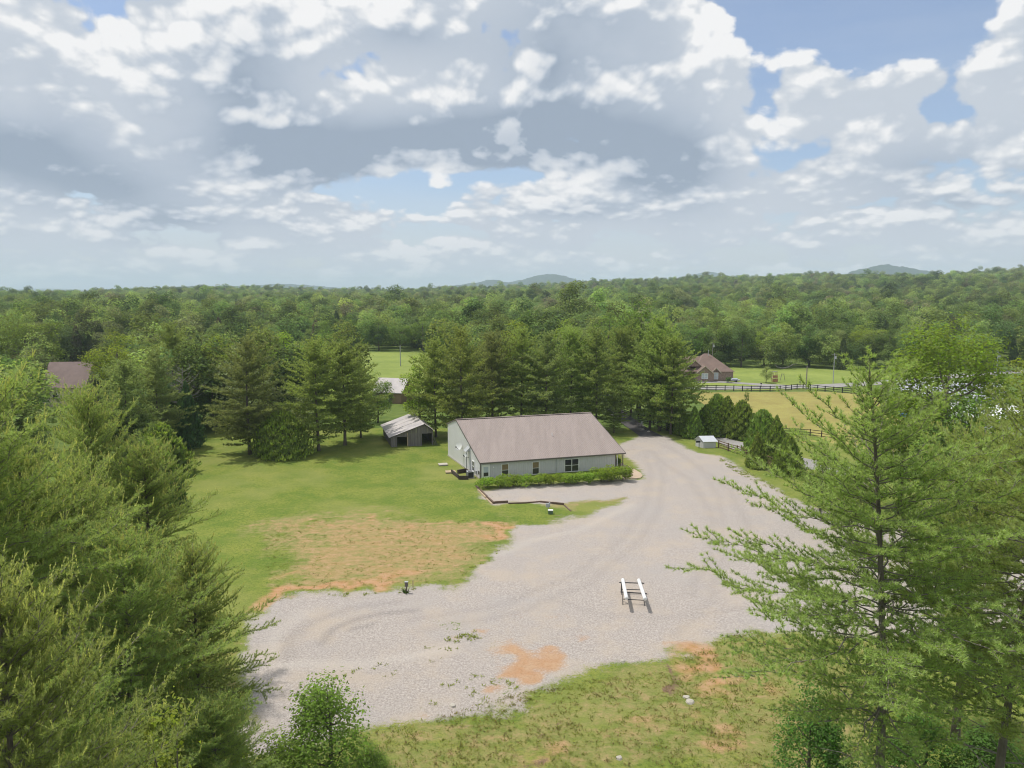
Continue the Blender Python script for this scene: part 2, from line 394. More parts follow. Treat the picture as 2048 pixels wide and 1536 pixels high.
def gen_pine(seed, H, R, base, whorl=0.75, nb=5, tuft=0.45, per=5, nl=0.42, nw=0.09, droop=0.0, twig_step=0.5, trunk_r=None, curve=0.0, shoots=0, near=False, lean=(0, 0), skip=0.08, top_open=0.0, bare=0.30, pw=0.68):
    "white-pine habit: whorls of upswept limbs carrying plumes of needles"
    rs = np.random.RandomState(seed); rnd = random.Random(seed)
    tr = MB(); limbs = MB()
    zs = np.linspace(-0.4, H, 14)
    cx = lean[0] * (zs / H) ** 2 + curve * np.sin(zs / H * 3.0); cyy = lean[1] * (zs / H) ** 2 + curve * np.cos(zs / H * 2.3)
    cx -= cx[0]; cyy -= cyy[0]
    r0 = trunk_r or H * 0.0125
    tr.tube(np.stack([cx, cyy, zs], 1), r0 * np.clip(1.12 - 0.98 * (zs / H), 0.04, 2) * np.where(zs < 0.5, 1.25, 1), 9 if near else 6)
    def axis(z): return np.array([np.interp(z, zs, cx), np.interp(z, zs, cyy), z])
    P = []; D = []; SP = []; SD = []
    if near:                                                # dead, bare limbs under the live crown
        for q in range(26):
            z0 = H * rnd.uniform(0.16, base + 0.10); a = rnd.uniform(0, 6.28); L = rnd.uniform(0.8, 3.2); up = rnd.uniform(-0.25, 0.35)
            p0 = axis(z0); p1 = p0 + np.array([math.cos(a) * L * 0.6, math.sin(a) * L * 0.6, up * L * 0.6]) + rs.normal(size=3) * 0.08; p2 = p0 + np.array([math.cos(a) * L, math.sin(a) * L, up * L - 0.12 * L])
            limbs.tube([p0, p1, p2], [0.035, 0.022, 0.008], 4, False)
            for g in range(4):
                f = rnd.uniform(0.4, 1.0); b0 = p0 + (p2 - p0) * f
                limbs.tube([b0, b0 + unit(rs.normal(size=3) + (p2 - p0) / L) * rnd.uniform(0.25, 0.8)], [0.012, 0.004], 3, False)
    z = H * base
    while z < H - 0.25:
        t = (H - z) / (H - H * base)                       # 0 top .. 1 bottom
        k = nb + rnd.choice((-1, 0, 0, 1))
        a0 = rnd.uniform(0, 6.28)
        for j in range(k):
            if rnd.random() < skip: continue
            a = a0 + j * 2 * math.pi / k + rnd.uniform(-0.3, 0.3)
            L = R * min(1.0, (0.10 + 1.15 * t ** pw)) * (1.0 if t < 0.7 else 1.0 - 0.45 * (t - 0.7) / 0.3) * (rnd.uniform(0.48, 1.18) if near else rnd.uniform(0.68, 1.12))
            el = math.radians(58 - 62 * min(1, t * 1.5) ** 0.8 + rnd.uniform(-9, 9)) - droop * t
            z0 = z + rnd.uniform(-0.15, 0.15) * whorl
            n = max(4, int(L / 0.7) + 2)
            s = np.linspace(0, 1, n)
            pos = axis(z0)[None] + np.stack([np.cos(a) * np.cos(el) * L * s, np.sin(a) * np.cos(el) * L * s,
                                             np.sin(el) * L * s + 0.16 * L * (s ** 2.2) * (1 if t > 0.15 else 0.3)], 1)
            pos[1:-1] += rs.normal(size=(n - 2, 3)) * 0.022 * L
            limbs.tube(pos, (r0 * (0.21 if near else 0.16) * (0.45 + 0.55 * t)) * (1.05 - 0.92 * s), 5 if near else 3, False)
            # twigs
            m = max(3, int(L * (1 - bare) / twig_step))
            side = 1
            for q in range(m + 1):
                sq = bare * (0.4 + 0.6 * t) + (1 - bare * (0.4 + 0.6 * t)) * (q + rnd.uniform(-0.3, 0.3)) / m
                sq = min(1.0, max(0.08, sq))
                b0 = np.array([np.interp(sq, s, pos[:, i]) for i in range(3)])
                i0 = min(n - 2, int(sq * (n - 1))); bd = pos[i0 + 1] - pos[i0]; bd = bd / np.linalg.norm(bd)
                if q == m: tl, td = 0.25 * L * 0.3 + 0.15, bd
                else:
                    tl = (0.16 + 0.34 * (1 - sq)) * L * 0.62 * rnd.uniform(0.5, 1.15) + 0.12
                    tl = min(tl, 1.5); side = -side
                    sv = np.array([-math.sin(a), math.cos(a), 0]) * side
                    td = unit(bd * 0.75 + sv * 0.75 + np.array([0, 0, rnd.uniform(0.0, 0.45)]))
                if near and tl > 0.3: limbs.tube([b0, b0 + td * tl * 0.9], [r0 * 0.05 + 0.006, 0.004], 3, False)
                kk = max(1, int(round(tl / tuft)))
                for w_ in range(kk):
                    f = (w_ + 0.7) / kk
                    P.append(b0 + td * tl * f + rs.normal(size=3) * tuft * 0.16); D.append(unit(td + np.array([0, 0, 0.35]) + rs.normal(size=3) * 0.25))
                if shoots and (t < 0.45 or rnd.random() < 0.5) and rnd.random() < shoots:
                    tip = b0 + td * tl
                    for g in range(rnd.choice((1, 1, 2, 3))):
                        SP.append(tip); SD.append(unit(td * 0.35 + np.array([0, 0, 1.0]) + rs.normal(size=3) * 0.28))
        if shoots and z > H - 4:
            pass
        z += whorl * rnd.uniform(0.75, 1.25) * (0.75 + 0.4 * t)
    topp = axis(H)
    for g in range(7):
        P.append(topp - np.array([0, 0, 0.12 * g])); D.append(unit(np.array([0, 0, 1.0]) + rs.normal(size=3) * 0.2))
    crown = needle_tris('crown', np.array(P), np.array(D), rs, per, nl, nw)
    sh = None
    if shoots:
        for g in range(6):
            SP.append(topp); SD.append(unit(np.array([0, 0, 1.0]) + rs.normal(size=3) * 0.35))
        SP = np.array(SP); SD = np.array(SD)
        PP = []; DD = []
        for i in range(len(SP)):
            L = rnd.uniform(0.20, 0.52)
            for f in np.linspace(0.05, 1, 5): PP.append(SP[i] + SD[i] * L * f); DD.append(SD[i])
        sh = needle_tris('new_shoots', np.array(PP), np.array(DD), rs, 6, 0.085, 0.022, (0.15, 0.65))
    return tr.mesh('trunk', True), limbs.mesh('limbs', True), crown, sh

def gen_cone_evergreen(seed, H, W, n, leaf, blunt=0.55):
    "dense arborvitae: upright sprays over a narrow cone"
    rs = np.random.RandomState(seed)
    t = rs.beta(1.0, 1.35, n); a = rs.uniform(0, 2 * math.pi, n)
    prof = np.clip(1 - t, 0, 1) ** blunt * np.clip(t * 9 + 0.55, 0, 1)
    lump = 1 + 0.20 * np.sin(a * 4 + t * 13 + seed) * np.sin(t * 19 + a * 2) + 0.16 * np.sin(a * 9 - t * 29)
    r = W / 2 * prof * lump * rs.uniform(0.78, 1.05, n)
    P = np.stack([r * np.cos(a), r * np.sin(a), t * H * rs.uniform(0.98, 1.02, n) + 0.05], 1)
    Nn = np.stack([np.cos(a), np.sin(a), np.full(n, 0.9)], 1) + rs.normal(size=(n, 3)) * 0.45
    Nn = unit(Nn); up = unit(np.array([0, 0, 1.0]) + Nn * 0.45 + rs.normal(size=(n, 3)) * 0.3)
    b = unit(np.cross(Nn, up)); s = (leaf * rs.uniform(0.6, 1.4, n))[:, None]
    V = np.stack([P - up * s * 0.5, P + b * s * 0.28, P + up * s * 0.6, P - b * s * 0.28], 1).reshape(-1, 3)
    crown = fast_mesh('crown', V, np.arange(4 * n).reshape(n, 4))
    mb = MB().tube([(0, 0, -0.2), (0, 0, H * 0.5), (0, 0, H * 0.9)], [W * 0.03 + 0.03, W * 0.02 + 0.02, 0.01], 6)
    return mb.mesh('trunk', True), crown

def gen_shrub(seed, W, H, n, leaf, n_cl=12):
    rs = np.random.RandomState(seed)
    C = np.stack([rs.uniform(-.34, .34, n_cl) * W, rs.uniform(-.34, .34, n_cl) * W, rs.uniform(0.30, 0.70, n_cl) * H], 1)
    R = rs.uniform(0.20, 0.30, n_cl) * W
    i = rs.randint(0, n_cl, n); d = rnd_dirs(rs, n)
    P = C[i] + d * R[i][:, None] * rs.uniform(0.65, 1.08, n)[:, None] * np.array([1, 1, 0.75 * H / W * 1.1])
    P[:, 2] = np.clip(P[:, 2], 0.04, H * 1.05)
    Nn = unit(d * 0.7 + np.array([0, 0, 0.8]) + rs.normal(size=(n, 3)) * 0.45)
    mb = MB()
    for k in range(6):
        q = C[rs.randint(n_cl)]
        mb.tube([(q[0] * 0.1, q[1] * 0.1, -0.1), (q[0] * 0.6, q[1] * 0.6, q[2] * 0.6), q], [0.035, 0.025, 0.01], 4, False)
    return mb.mesh('stems', True), leaf_quads('crown', P, Nn, leaf, rs)

def gen_bare(seed, H):
    rs = np.random.RandomState(seed); mb = MB()
    zs = np.linspace(-0.3, H, 9)
    mb.tube(np.stack([0.15 * np.sin(zs), 0.1 * np.cos(zs), zs], 1), np.linspace(0.22, 0.02, 9), 6)
    br = MB()
    for k in range(34):
        z = rs.uniform(0.45, 0.97) * H; a = rs.uniform(0, 6.28); L = (H - z) * 0.5 + rs.uniform(0.8, 2.4)
        p0 = np.array([0.15 * math.sin(z), 0.1 * math.cos(z), z]); d = unit(np.array([math.cos(a), math.sin(a), rs.uniform(0.15, 0.7)]))
        p1 = p0 + d * L * 0.55 + rs.normal(size=3) * 0.1; p2 = p0 + d * L + np.array([0, 0, 0.2 * L])
        br.tube([p0, p1, p2], [0.06, 0.035, 0.014], 4, False)
        for j in range(4):
            f = rs.uniform(0.35, 1); b0 = p0 + (p2 - p0) * f; dd = unit(d + rs.normal(size=3) * 0.6)
            br.tube([b0, b0 + dd * rs.uniform(0.4, 1.2)], [0.035, 0.012], 3, False)
    return mb.mesh('trunk', True), br.mesh('branches', True)

def plant(name, label, cat, meshes, loc, rz=0.0, s=1.0, sz=None, color=C_BROAD, group=None, tilt=(0, 0)):
    "one tree or bush: an Empty at its foot with its own trunk, limbs and crown"
    e_ = thing(name, label, cat, loc, rz, group)
    e_.rotation_euler = (tilt[0], tilt[1], rz)
    e_.scale = (s, s, sz if sz else s)
    for nm, me, mt, c in meshes:
        o = bpy.data.objects.new(nm, me); COL.objects.link(o); o.parent = e_
        if not me.materials: me.materials.append(mt)
        o.color = color if c == 'leaf' else (C_SHOOT if c == 'shoot' else (1, 1, 1, 1))
    return e_
def broad_parts(g): return [('trunk', g[0], M_BARK, ''), ('crown', g[1], M_LEAF, 'leaf')]
def pine_parts(g):
    r = [('trunk', g[0], M_BARK, ''), ('limbs', g[1], M_LIMB, ''), ('crown', g[2], M_NEEDLE, 'leaf')]
    if g[3] is not None: r.append(('new_shoots', g[3], M_NEEDLE, 'shoot'))
    return r

# ------------------------------------------------------------------ the land
SKYLINE = [(-3000, 583), (0, 583), (150, 582), (300, 577), (430, 574), (600, 577), (760, 577), (870, 574), (950, 571), (1100, 566), (1230, 558), (1400, 554),
           (1500, 551), (1600, 545), (1850, 545), (2048, 542), (2600, 541), (6000, 545)]
_sx = np.array([math.atan((p - 1024) / FPX) for p, _ in SKYLINE]); _sy = np.array([(580 - y) / FPX for _, y in SKYLINE])
def vnoise(x, y, s, seed=0):
    x = np.asarray(x) / s; y = np.asarray(y) / s
    xi = np.floor(x).astype(np.int64); yi = np.floor(y).astype(np.int64); fx = x - xi; fy = y - yi
    fx = fx * fx * (3 - 2 * fx); fy = fy * fy * (3 - 2 * fy)
    def h(a, b):
        v = (a * 374761393 + b * 668265263 + seed * 974711) & 0x7fffffff
        v = ((v ^ (v >> 13)) * 1274126177) & 0x7fffffff
        return ((v ^ (v >> 16)) & 0xffff) / 65535.0
    return (h(xi, yi) * (1 - fx) + h(xi + 1, yi) * fx) * (1 - fy) + (h(xi, yi + 1) * (1 - fx) + h(xi + 1, yi + 1) * fx) * fy
def smooth(a, b, x):
    t = np.clip((np.asarray(x, float) - a) / (b - a), 0, 1); return t * t * (3 - 2 * t)
def terrain(x, y):
    x = np.asarray(x, float); y = np.asarray(y, float)
    r = np.hypot(x, y); az = np.arctan2(x, np.maximum(y, 1e-3) + 0 * x)
    az = np.where(y <= 0, np.sign(x) * 1.4, az)
    crest = np.interp(az, _sx, _sy) * 2000 + CAMH - 30.0
    z = crest * smooth(450, 2000, r) - 60 * smooth(2100, 3600, r)
    z = z + (vnoise(x, y, 170, 3) - 0.5) * 7.0 * smooth(420, 900, r) + (vnoise(x, y, 420, 5) - 0.5) * 16.0 * smooth(700, 1700, r)
    return z
SITE = (-62.0, 62.0, 30.0, 152.0)
def ground_z(x, y):
    x = np.asarray(x, float); y = np.asarray(y, float)
    z = terrain(x, y)
    return z - 0.10
naz = 300; rr = np.concatenate([[0.05, 8, 16, 24], np.geomspace(32, 14000, 110)])
aa = np.linspace(-math.pi, math.pi, naz, endpoint=False)
RR, AA = np.meshgrid(rr, aa, indexing='ij')
gx, gy = RR * np.sin(AA), RR * np.cos(AA)
V = np.stack([gx, gy, ground_z(gx, gy)], -1).reshape(-1, 3)
ii, jj = np.meshgrid(np.arange(len(rr) - 1), np.arange(naz), indexing='ij'); j2 = (jj + 1) % naz
Fq = np.stack([ii * naz + jj, ii * naz + j2, (ii + 1) * naz + j2, (ii + 1) * naz + jj], -1).reshape(-1, 4)[:, ::-1]
gm = fast_mesh('ground', V, Fq); gm.polygons.foreach_set('use_smooth', [True] * len(gm.polygons))
def m_land():
    m = bpy.data.materials.new('meadow_and_wood_floor'); m.use_nodes = True
    N = NT(m.node_tree); p = N.n['Principled BSDF']
    t = N.new('ShaderNodeTexCoord').outputs['Object']
    a = N.noise(t, 0.015, 4.0, 0.6); b = N.noise(t, 0.35, 4.0, 0.65)
    c = N.mix(N.ss(a, 0.38, 0.62), (0.120, 0.180, 0.036), (0.168, 0.210, 0.054))
    c = N.mix(N.ss(b, 0.35, 0.7), c, (0.090, 0.138, 0.034))
    N.put(p.inputs['Base Color'], c); p.inputs['Roughness'].default_value = 0.95; p.inputs['Specular IOR Level'].default_value = 0.1
    return m
M_LAND = m_land()
structure(obj('ground', gm, M_LAND), 'green land running out to the horizon under the woods')

# far blue hills beyond the woods
M_HILL = mat('far_wooded_hill', (0.050, 0.075, 0.050), 0.95, 0.30, 0.02, spec=0.05)
def hill(name, label, pts, Y, seed):
    "pts: photo outline of the crest; built as a full ridge with its own depth"
    xs = np.array([gdx[0] for gdx in [AT(p, Y, CAMH) for p, _ in pts]]); zs = np.array([CAMH + (580 - y) / FPX * Y for _, y in pts])
    n = 220; m = 34
    X = np.linspace(xs[0], xs[-1], n); Zc = np.interp(X, xs, zs)
    ker = np.hanning(9); ker /= ker.sum(); Zc = np.convolve(np.pad(Zc, 4, 'edge'), ker, 'valid')
    dep = (xs[-1] - xs[0]) * 0.55
    s = np.linspace(-1, 1, m)
    XX, S = np.meshgrid(X, s, indexing='ij')
    base = -45.0
    prof = np.clip(1 - np.abs(S) ** 1.7, 0, 1)
    ZZ = base + (Zc[:, None] - base) * prof + (vnoise(XX, S * dep + 9000, 60, seed) - 0.5) * 10 + (vnoise(XX, S * dep + 9000, 22, seed + 1) - 0.5) * 11
    YY = Y + S * dep * 0.5
    Vh = np.stack([XX, YY, ZZ], -1).reshape(-1, 3)
    a, b = np.meshgrid(np.arange(n - 1), np.arange(m - 1), indexing='ij')
    Fh = np.stack([a * m + b, (a + 1) * m + b, (a + 1) * m + b + 1, a * m + b + 1], -1).reshape(-1, 4)
    structure(obj(name, fast_mesh(name, Vh, Fh), M_HILL), label)
hill('hill', 'blue wooded double hill beyond the middle of the woods', [(820, 585), (900, 572), (960, 565), (975, 560), (1000, 561), (1012, 566), (1040, 562), (1075, 551), (1110, 549), (1135, 555), (1200, 572), (1290, 586)], 6500, 11)
hill('hill', 'rounded wooded hill above the wooded ridge', [(1640, 575), (1700, 545), (1740, 534), (1775, 530), (1810, 536), (1860, 544), (1930, 560)], 5200, 21)
hill('hill', 'small blue hill peeping over the ridge', [(1330, 575), (1380, 551), (1415, 544), (1445, 549), (1500, 566)], 7600, 31)
hill('hill', 'long low blue hills beyond the pasture side', [(180, 590), (300, 580), (370, 573), (440, 573), (500, 572), (560, 568), (620, 571), (690, 578), (780, 588)], 7000, 41)
hill('hill', 'faintest pale hills at the end of the view', [(-400, 590), (-60, 581), (40, 580), (90, 577), (150, 580), (260, 579), (360, 588)], 11500, 51)

# ---- the yard: one fine sheet, cut by what covers it
def poly_mask(poly, X, Y, w):
    "1 inside, 0 outside, soft over w metres"
    P_ = np.array(poly); ins = np.zeros(X.shape, bool); dist = np.full(X.shape, 1e9)
    n = len(P_)
    for i in range(n):
        x1, y1 = P_[i]; x2, y2 = P_[(i + 1) % n]
        c_ = ((y1 > Y) != (y2 > Y)) & (X < (x2 - x1) * (Y - y1) / (y2 - y1 + 1e-12) + x1); ins ^= c_
        dx, dy = x2 - x1, y2 - y1; tt = np.clip(((X - x1) * dx + (Y - y1) * dy) / (dx * dx + dy * dy + 1e-9), 0, 1)
        dist = np.minimum(dist, np.hypot(X - x1 - tt * dx, Y - y1 - tt * dy))
    return np.clip(0.5 + np.where(ins, dist, -dist) / w, 0, 1)
def line_mask(pts, X, Y, w):
    P_ = np.array(pts); dist = np.full(X.shape, 1e9)
    for i in range(len(P_) - 1):
        x1, y1 = P_[i]; x2, y2 = P_[i + 1]; dx, dy = x2 - x1, y2 - y1
        tt = np.clip(((X - x1) * dx + (Y - y1) * dy) / (dx * dx + dy * dy + 1e-9), 0, 1)
        dist = np.minimum(dist, np.hypot(X - x1 - tt * dx, Y - y1 - tt * dy))
    return np.clip(1 - dist / w, 0, 1)
def gp(*pts): return [tuple(G(px, py)[:2]) for px, py in pts]
xs_ = np.arange(SITE[0], SITE[1] + 0.01, 0.36); ys_ = np.arange(SITE[2], SITE[3] + 0.01, 0.36)
SX, SY = np.meshgrid(xs_, ys_, indexing='ij')
OX, OY = SX, SY
wx = (vnoise(SX, SY, 5.0, 31) - 0.5) * 2.6 + (vnoise(SX, SY, 1.6, 32) - 0.5) * 1.6; wy = (vnoise(SX, SY, 5.0, 33) - 0.5) * 2.6 + (vnoise(SX, SY, 1.6, 34) - 0.5) * 1.6
kk = np.clip((110 - SY) / 12, 0.25, 1); SX, SY = SX + wx * kk, SY + wy * kk
gravel = poly_mask(gp((1278, 871), (1330, 871), (1352, 884), (1375, 897), (1400, 906), (1440, 913), (1468, 925), (1500, 948), (1560, 984), (1640, 1015), (1760, 1050), (2048, 1100), (2500, 1180),
                      (2500, 1330), (2048, 1312), (1800, 1290), (1600, 1262), (1480, 1262), (1400, 1290), (1330, 1330), (1180, 1340), (1060, 1375), (1045, 1415), (1010, 1400), (960, 1420), (880, 1425), (760, 1455),
                      (620, 1490), (500, 1510), (470, 1440), (484, 1360), (490, 1300), (530, 1203), (640, 1193), (800, 1182), (900, 1168), (960, 1132), (1012, 1095), (1022, 1052),
                      (1100, 1052), (1180, 1032), (1225, 1008), (1245, 994), (1190, 998), (1140, 1004), (1085, 1006), (1000, 1010), (985, 1008), (960, 982), (1100, 968), (1252, 958), (1285, 958), (1276, 940), (1262, 920), (1225, 893), (1262, 880)), SX, SY, 4.2)
SX, SY = OX + wx * 2.2 + (vnoise(OX, OY, 11, 35) - 0.5) * 7, OY + wy * 2.2
dry = 0.9 * poly_mask(gp((540, 1035), (700, 1022), (870, 1030), (1015, 1035), (1030, 1080), (990, 1130), (900, 1170), (800, 1182), (560, 1195), (500, 1150), (520, 1090)), SX, SY, 9.0)
dry = np.maximum(dry, 0.85 * poly_mask(gp((1060, 985), (1150, 975), (1250, 985), (1245, 996), (1130, 1018), (1060, 1008)), SX, SY, 3.0))
dry = np.maximum(dry, 0.60 * poly_mask(gp((760, 1440), (900, 1410), (1060, 1370), (1330, 1330), (1480, 1255), (1750, 1280), (1900, 1600), (700, 1600)), SX, SY, 4.0))
dry = np.maximum(dry, 0.5 * poly_mask(gp((1250, 890), (1285, 885), (1320, 900), (1260, 940)), SX, SY, 4.0))
clay = 0.51 * poly_mask(gp((540, 1040), (700, 1028), (870, 1036), (1010, 1040), (1015, 1085), (960, 1120), (880, 1160), (560, 1190), (520, 1140), (530, 1090)), SX, SY, 7.0)
for pts, a_ in [(gp((470, 1205), (500, 1185), (650, 1168), (780, 1160), (860, 1160), (830, 1180), (700, 1192), (540, 1206), (480, 1240)), 1.0), (gp((520, 1046), (580, 1048), (640, 1058), (560, 1068)), 0.62),
                (gp((680, 1028), (730, 1026), (770, 1036), (690, 1046)), 0.72), (gp((790, 1052), (850, 1056), (870, 1072), (800, 1070)), 0.80), (gp((960, 1040), (1008, 1040), (1016, 1080), (985, 1090), (960, 1070)), 0.9),
                (gp((860, 1035), (960, 1033), (960, 1050), (860, 1056)), 0.55), (gp((740, 1130), (840, 1128), (860, 1162), (730, 1165)), 0.72), (gp((520, 1145), (570, 1143), (580, 1158), (520, 1160)), 0.8),
                (gp((915, 1300), (960, 1282), (1020, 1290), (1100, 1312), (1080, 1330), (1030, 1340), (990, 1362), (920, 1362)), 0.98), (gp((1040, 1240), (1100, 1240), (1100, 1256), (1040, 1258)), 0.66),
                (gp((860, 1380), (900, 1385), (890, 1420), (850, 1410)), 0.6), (gp((940, 1390), (1010, 1370), (1000, 1400), (930, 1400)), 0.5), (gp((590, 1095), (650, 1093), (640, 1110), (590, 1112)), 0.6),
                (gp((1190, 1432), (1300, 1420), (1320, 1450), (1200, 1465)), 0.6), (gp((475, 1300), (490, 1300), (460, 1400), (440, 1400)), 0.72), (gp((1300, 1290), (1400, 1270), (1440, 1330), (1380, 1400), (1320, 1350)), 0.75), (gp((1040, 1490), (1150, 1480), (1200, 1530), (1060, 1540)), 0.75), (gp((1420, 1350), (1520, 1330), (1560, 1400), (1450, 1420)), 0.7), (gp((1380, 1450), (1500, 1440), (1520, 1500), (1400, 1500)), 0.68), (gp((860, 1480), (960, 1470), (980, 1510), (870, 1515)), 0.6), (gp((530, 1215), (570, 1210), (580, 1240), (530, 1240)), 0.4)]:
    clay = np.maximum(clay, a_ * poly_mask(pts, SX, SY, 3.4))
dirt = np.zeros_like(SX)
for pts, a_ in [(gp((1265, 1335), (1290, 1332), (1400, 1400), (1385, 1412)), 0.95), (gp((1085, 1440), (1110, 1438), (1105, 1460), (1080, 1462)), 0.9), (gp((1070, 1500), (1130, 1500), (1120, 1540), (1075, 1536)), 0.8),
                (gp((1340, 1270), (1350, 1268), (1420, 1310), (1410, 1316)), 0.8), (gp((440, 1400), (470, 1340), (500, 1250), (480, 1240), (430, 1400)), 0.6), (gp((1215, 893), (1240, 890), (1280, 895), (1235, 905)), 0.5)]:
    dirt = np.maximum(dirt, a_ * poly_mask(pts, SX, SY, 1.6))
track = np.zeros_like(SX)
for pts, w_, a_ in [(gp((640, 1290), (660, 1262), (710, 1240), (770, 1228), (830, 1222)), 0.55, 0.9), (gp((575, 1320), (580, 1280), (620, 1245), (700, 1218), (800, 1205)), 0.7, 0.45), (gp((700, 1262), (745, 1250)), 0.5, 0.9),
                    (gp((1300, 900), (1330, 930), (1380, 960), (1420, 1020), (1430, 1100), (1380, 1190)), 0.9, 0.35), (gp((1330, 890), (1380, 920), (1460, 980), (1500, 1060)), 0.9, 0.35), (gp((1290, 900), (1300, 950), (1290, 1010), (1240, 1080), (1150, 1150), (1000, 1210), (820, 1240)), 0.7, 0.32), (gp((1310, 905), (1325, 955), (1318, 1015), (1270, 1090), (1180, 1165), (1030, 1228), (840, 1262)), 0.7, 0.32), (gp((1400, 930), (1440, 1000), (1450, 1100), (1420, 1200), (1350, 1270)), 0.7, 0.30), (gp((1100, 1200), (1200, 1230), (1320, 1235), (1500, 1215)), 0.6, 0.28), (gp((1000, 1110), (1060, 1080), (1160, 1060), (1260, 1010)), 0.8, -0.3), (gp((1060, 975), (1160, 968), (1260, 962)), 0.8, -0.3),
                    (gp((560, 1330), (700, 1330), (850, 1310), (900, 1300)), 0.9, -0.4), (gp((540, 1310), (560, 1260), (610, 1225)), 1.0, -0.3)]:
    m_ = line_mask(pts, OX + wx * 0.15, OY + wy * 0.15, w_ * 1.3); track = np.where(np.abs(m_ * a_) > np.abs(track), m_ * a_, track)
weedy = np.zeros_like(SX)
for pts, a_ in [(gp((560, 1400), (760, 1330), (920, 1270), (960, 1270), (950, 1290), (800, 1345), (600, 1420)), 0.52), (gp((760, 1390), (960, 1340), (1060, 1370), (1000, 1410), (900, 1420)), 0.55), (gp((880, 1272), (950, 1262), (960, 1282), (880, 1290)), 0.8),
                (gp((1250, 1330), (1480, 1262), (1500, 1300), (1330, 1380)), 0.5), (gp((990, 985), (1040, 985), (1010, 1005), (990, 1000)), 0.6), (gp((1440, 920), (1480, 935), (1500, 955), (1460, 940)), 0.5)]:
    weedy = np.maximum(weedy, a_ * poly_mask(pts, SX, SY, 3.5))
SX, SY = OX, OY
def m_yard():
    m = bpy.data.materials.new('yard_grass_gravel_clay'); m.use_nodes = True
    N = NT(m.node_tree); p = N.n['Principled BSDF']
    t = N.new('ShaderNodeTexCoord').outputs['Object']
    a1 = N.new('ShaderNodeAttribute', attribute_name='cover').outputs['Color']
    a2 = N.new('ShaderNodeAttribute', attribute_name='wear').outputs['Color']
    s1 = N.new('ShaderNodeSeparateColor'); N.l.new(a1, s1.inputs[0]); s2 = N.new('ShaderNodeSeparateColor'); N.l.new(a2, s2.inputs[0])
    nA = N.noise(t, 0.22, 5.0, 0.62); nB = N.noise(t, 1.1, 5.0, 0.65); nC = N.noise(t, 6.0, 3.0, 0.6); nD = N.noise(t, 22.0, 2.0, 0.6); nE = N.noise(t, 0.06, 4.0, 0.6); nF = N.noise(t, 2.6, 4.0, 0.7)
    nS = N.noise(N.vscale(t, (0.35, 1.2, 1)), 0.8, 5.0, 0.65)          # clods drawn out sideways by the blade
    def c(v, x): return N.m('MULTIPLY', N.m('SUBTRACT', v, 0.5), x)
    def cov(v, k1, k2, k3, lo=0.38, hi=0.62):
        return N.ss(N.m('ADD', N.m('ADD', v, c(nB, k1)), N.m('ADD', c(nC, k2), c(nS, k3))), lo, hi)
    lawn = N.mix(N.ss(nA, 0.35, 0.65), (0.140, 0.198, 0.032), (0.235, 0.258, 0.052))
    lawn = N.mix(N.ss(nF, 0.46, 0.66, 0.0, 0.80), lawn, (0.100, 0.160, 0.026))
    lawn = N.mix(N.ss(nF, 0.44, 0.28, 0.0, 0.55), lawn, (0.270, 0.280, 0.085))
    lawn = N.mix(N.ss(nC, 0.48, 0.70, 0.0, 0.85), lawn, (0.080, 0.130, 0.024))
    lawn = N.mix(N.ss(nB, 0.50, 0.72, 0.0, 0.45), lawn, (0.118, 0.190, 0.026))
    lawn = N.mix(N.ss(nE, 0.45, 0.65, 0.0, 0.55), lawn, (0.262, 0.268, 0.080))
    straw = N.mix(N.ss(nC, 0.3, 0.7), (0.318, 0.270, 0.120), (0.210, 0.222, 0.066))
    straw = N.mix(N.ss(nB, 0.45, 0.75, 0, 0.7), straw, (0.405, 0.275, 0.150))
    g = N.mix(cov(s1.outputs[2], 0.8, 0.2, 0.95, 0.30, 0.85), lawn, straw)
    cl = N.mix(N.ss(nB, 0.3, 0.7), (0.444, 0.234, 0.106), (0.480, 0.310, 0.180))
    cl = N.mix(N.ss(nC, 0.45, 0.8, 0, 0.6), cl, (0.312, 0.174, 0.090))
    g = N.mix(cov(s1.outputs[1], 0.70, 0.12, 0.75, 0.28, 0.86), g, cl)
    gv = N.mix(N.ss(nD, 0.30, 0.70), (0.294, 0.258, 0.232), (0.517, 0.462, 0.421))
    gv = N.mix(N.ss(nC, 0.47, 0.68, 0.0, 0.75), gv, (0.271, 0.240, 0.218))
    gv = N.mix(N.ss(nC, 0.47, 0.30, 0.0, 0.65), gv, (0.573, 0.520, 0.477))
    gv = N.mix(N.ss(nF, 0.52, 0.72, 0.0, 0.55), gv, (0.321, 0.288, 0.266))
    gv = N.mix(N.ss(nF, 0.46, 0.30, 0.0, 0.50), gv, (0.537, 0.480, 0.433))
    gv = N.mix(N.ss(nA, 0.44, 0.68, 0.0, 0.62), gv, (0.460, 0.385, 0.309))
    gv = N.mix(N.ss(nE, 0.48, 0.66, 0.0, 0.5), gv, (0.377, 0.352, 0.339))
    gv = N.mix(N.m('MULTIPLY', cov(s1.outputs[1], 0.75, 0.4, 0.3, 0.36, 0.80), 0.85), gv, cl)
    gv = N.mix(N.m('MULTIPLY', N.m('MAXIMUM', N.m('SUBTRACT', s2.outputs[0], 0.5), 0.0), N.ss(nC, 0.3, 0.6, 0.5, 1.2)), gv, (0.204, 0.186, 0.174))
    gv = N.mix(N.m('MULTIPLY', N.m('MAXIMUM', N.m('SUBTRACT', 0.5, s2.outputs[0]), 0.0), 1.5), gv, (0.564, 0.516, 0.462))
    gv = N.mix(cov(s2.outputs[2], 0.9, 1.2, 0.2, 0.62, 0.80), gv, (0.150, 0.204, 0.048))
    g = N.mix(cov(s1.outputs[0], 0.55, 0.70, 0.35, 0.36, 0.64), g, gv)
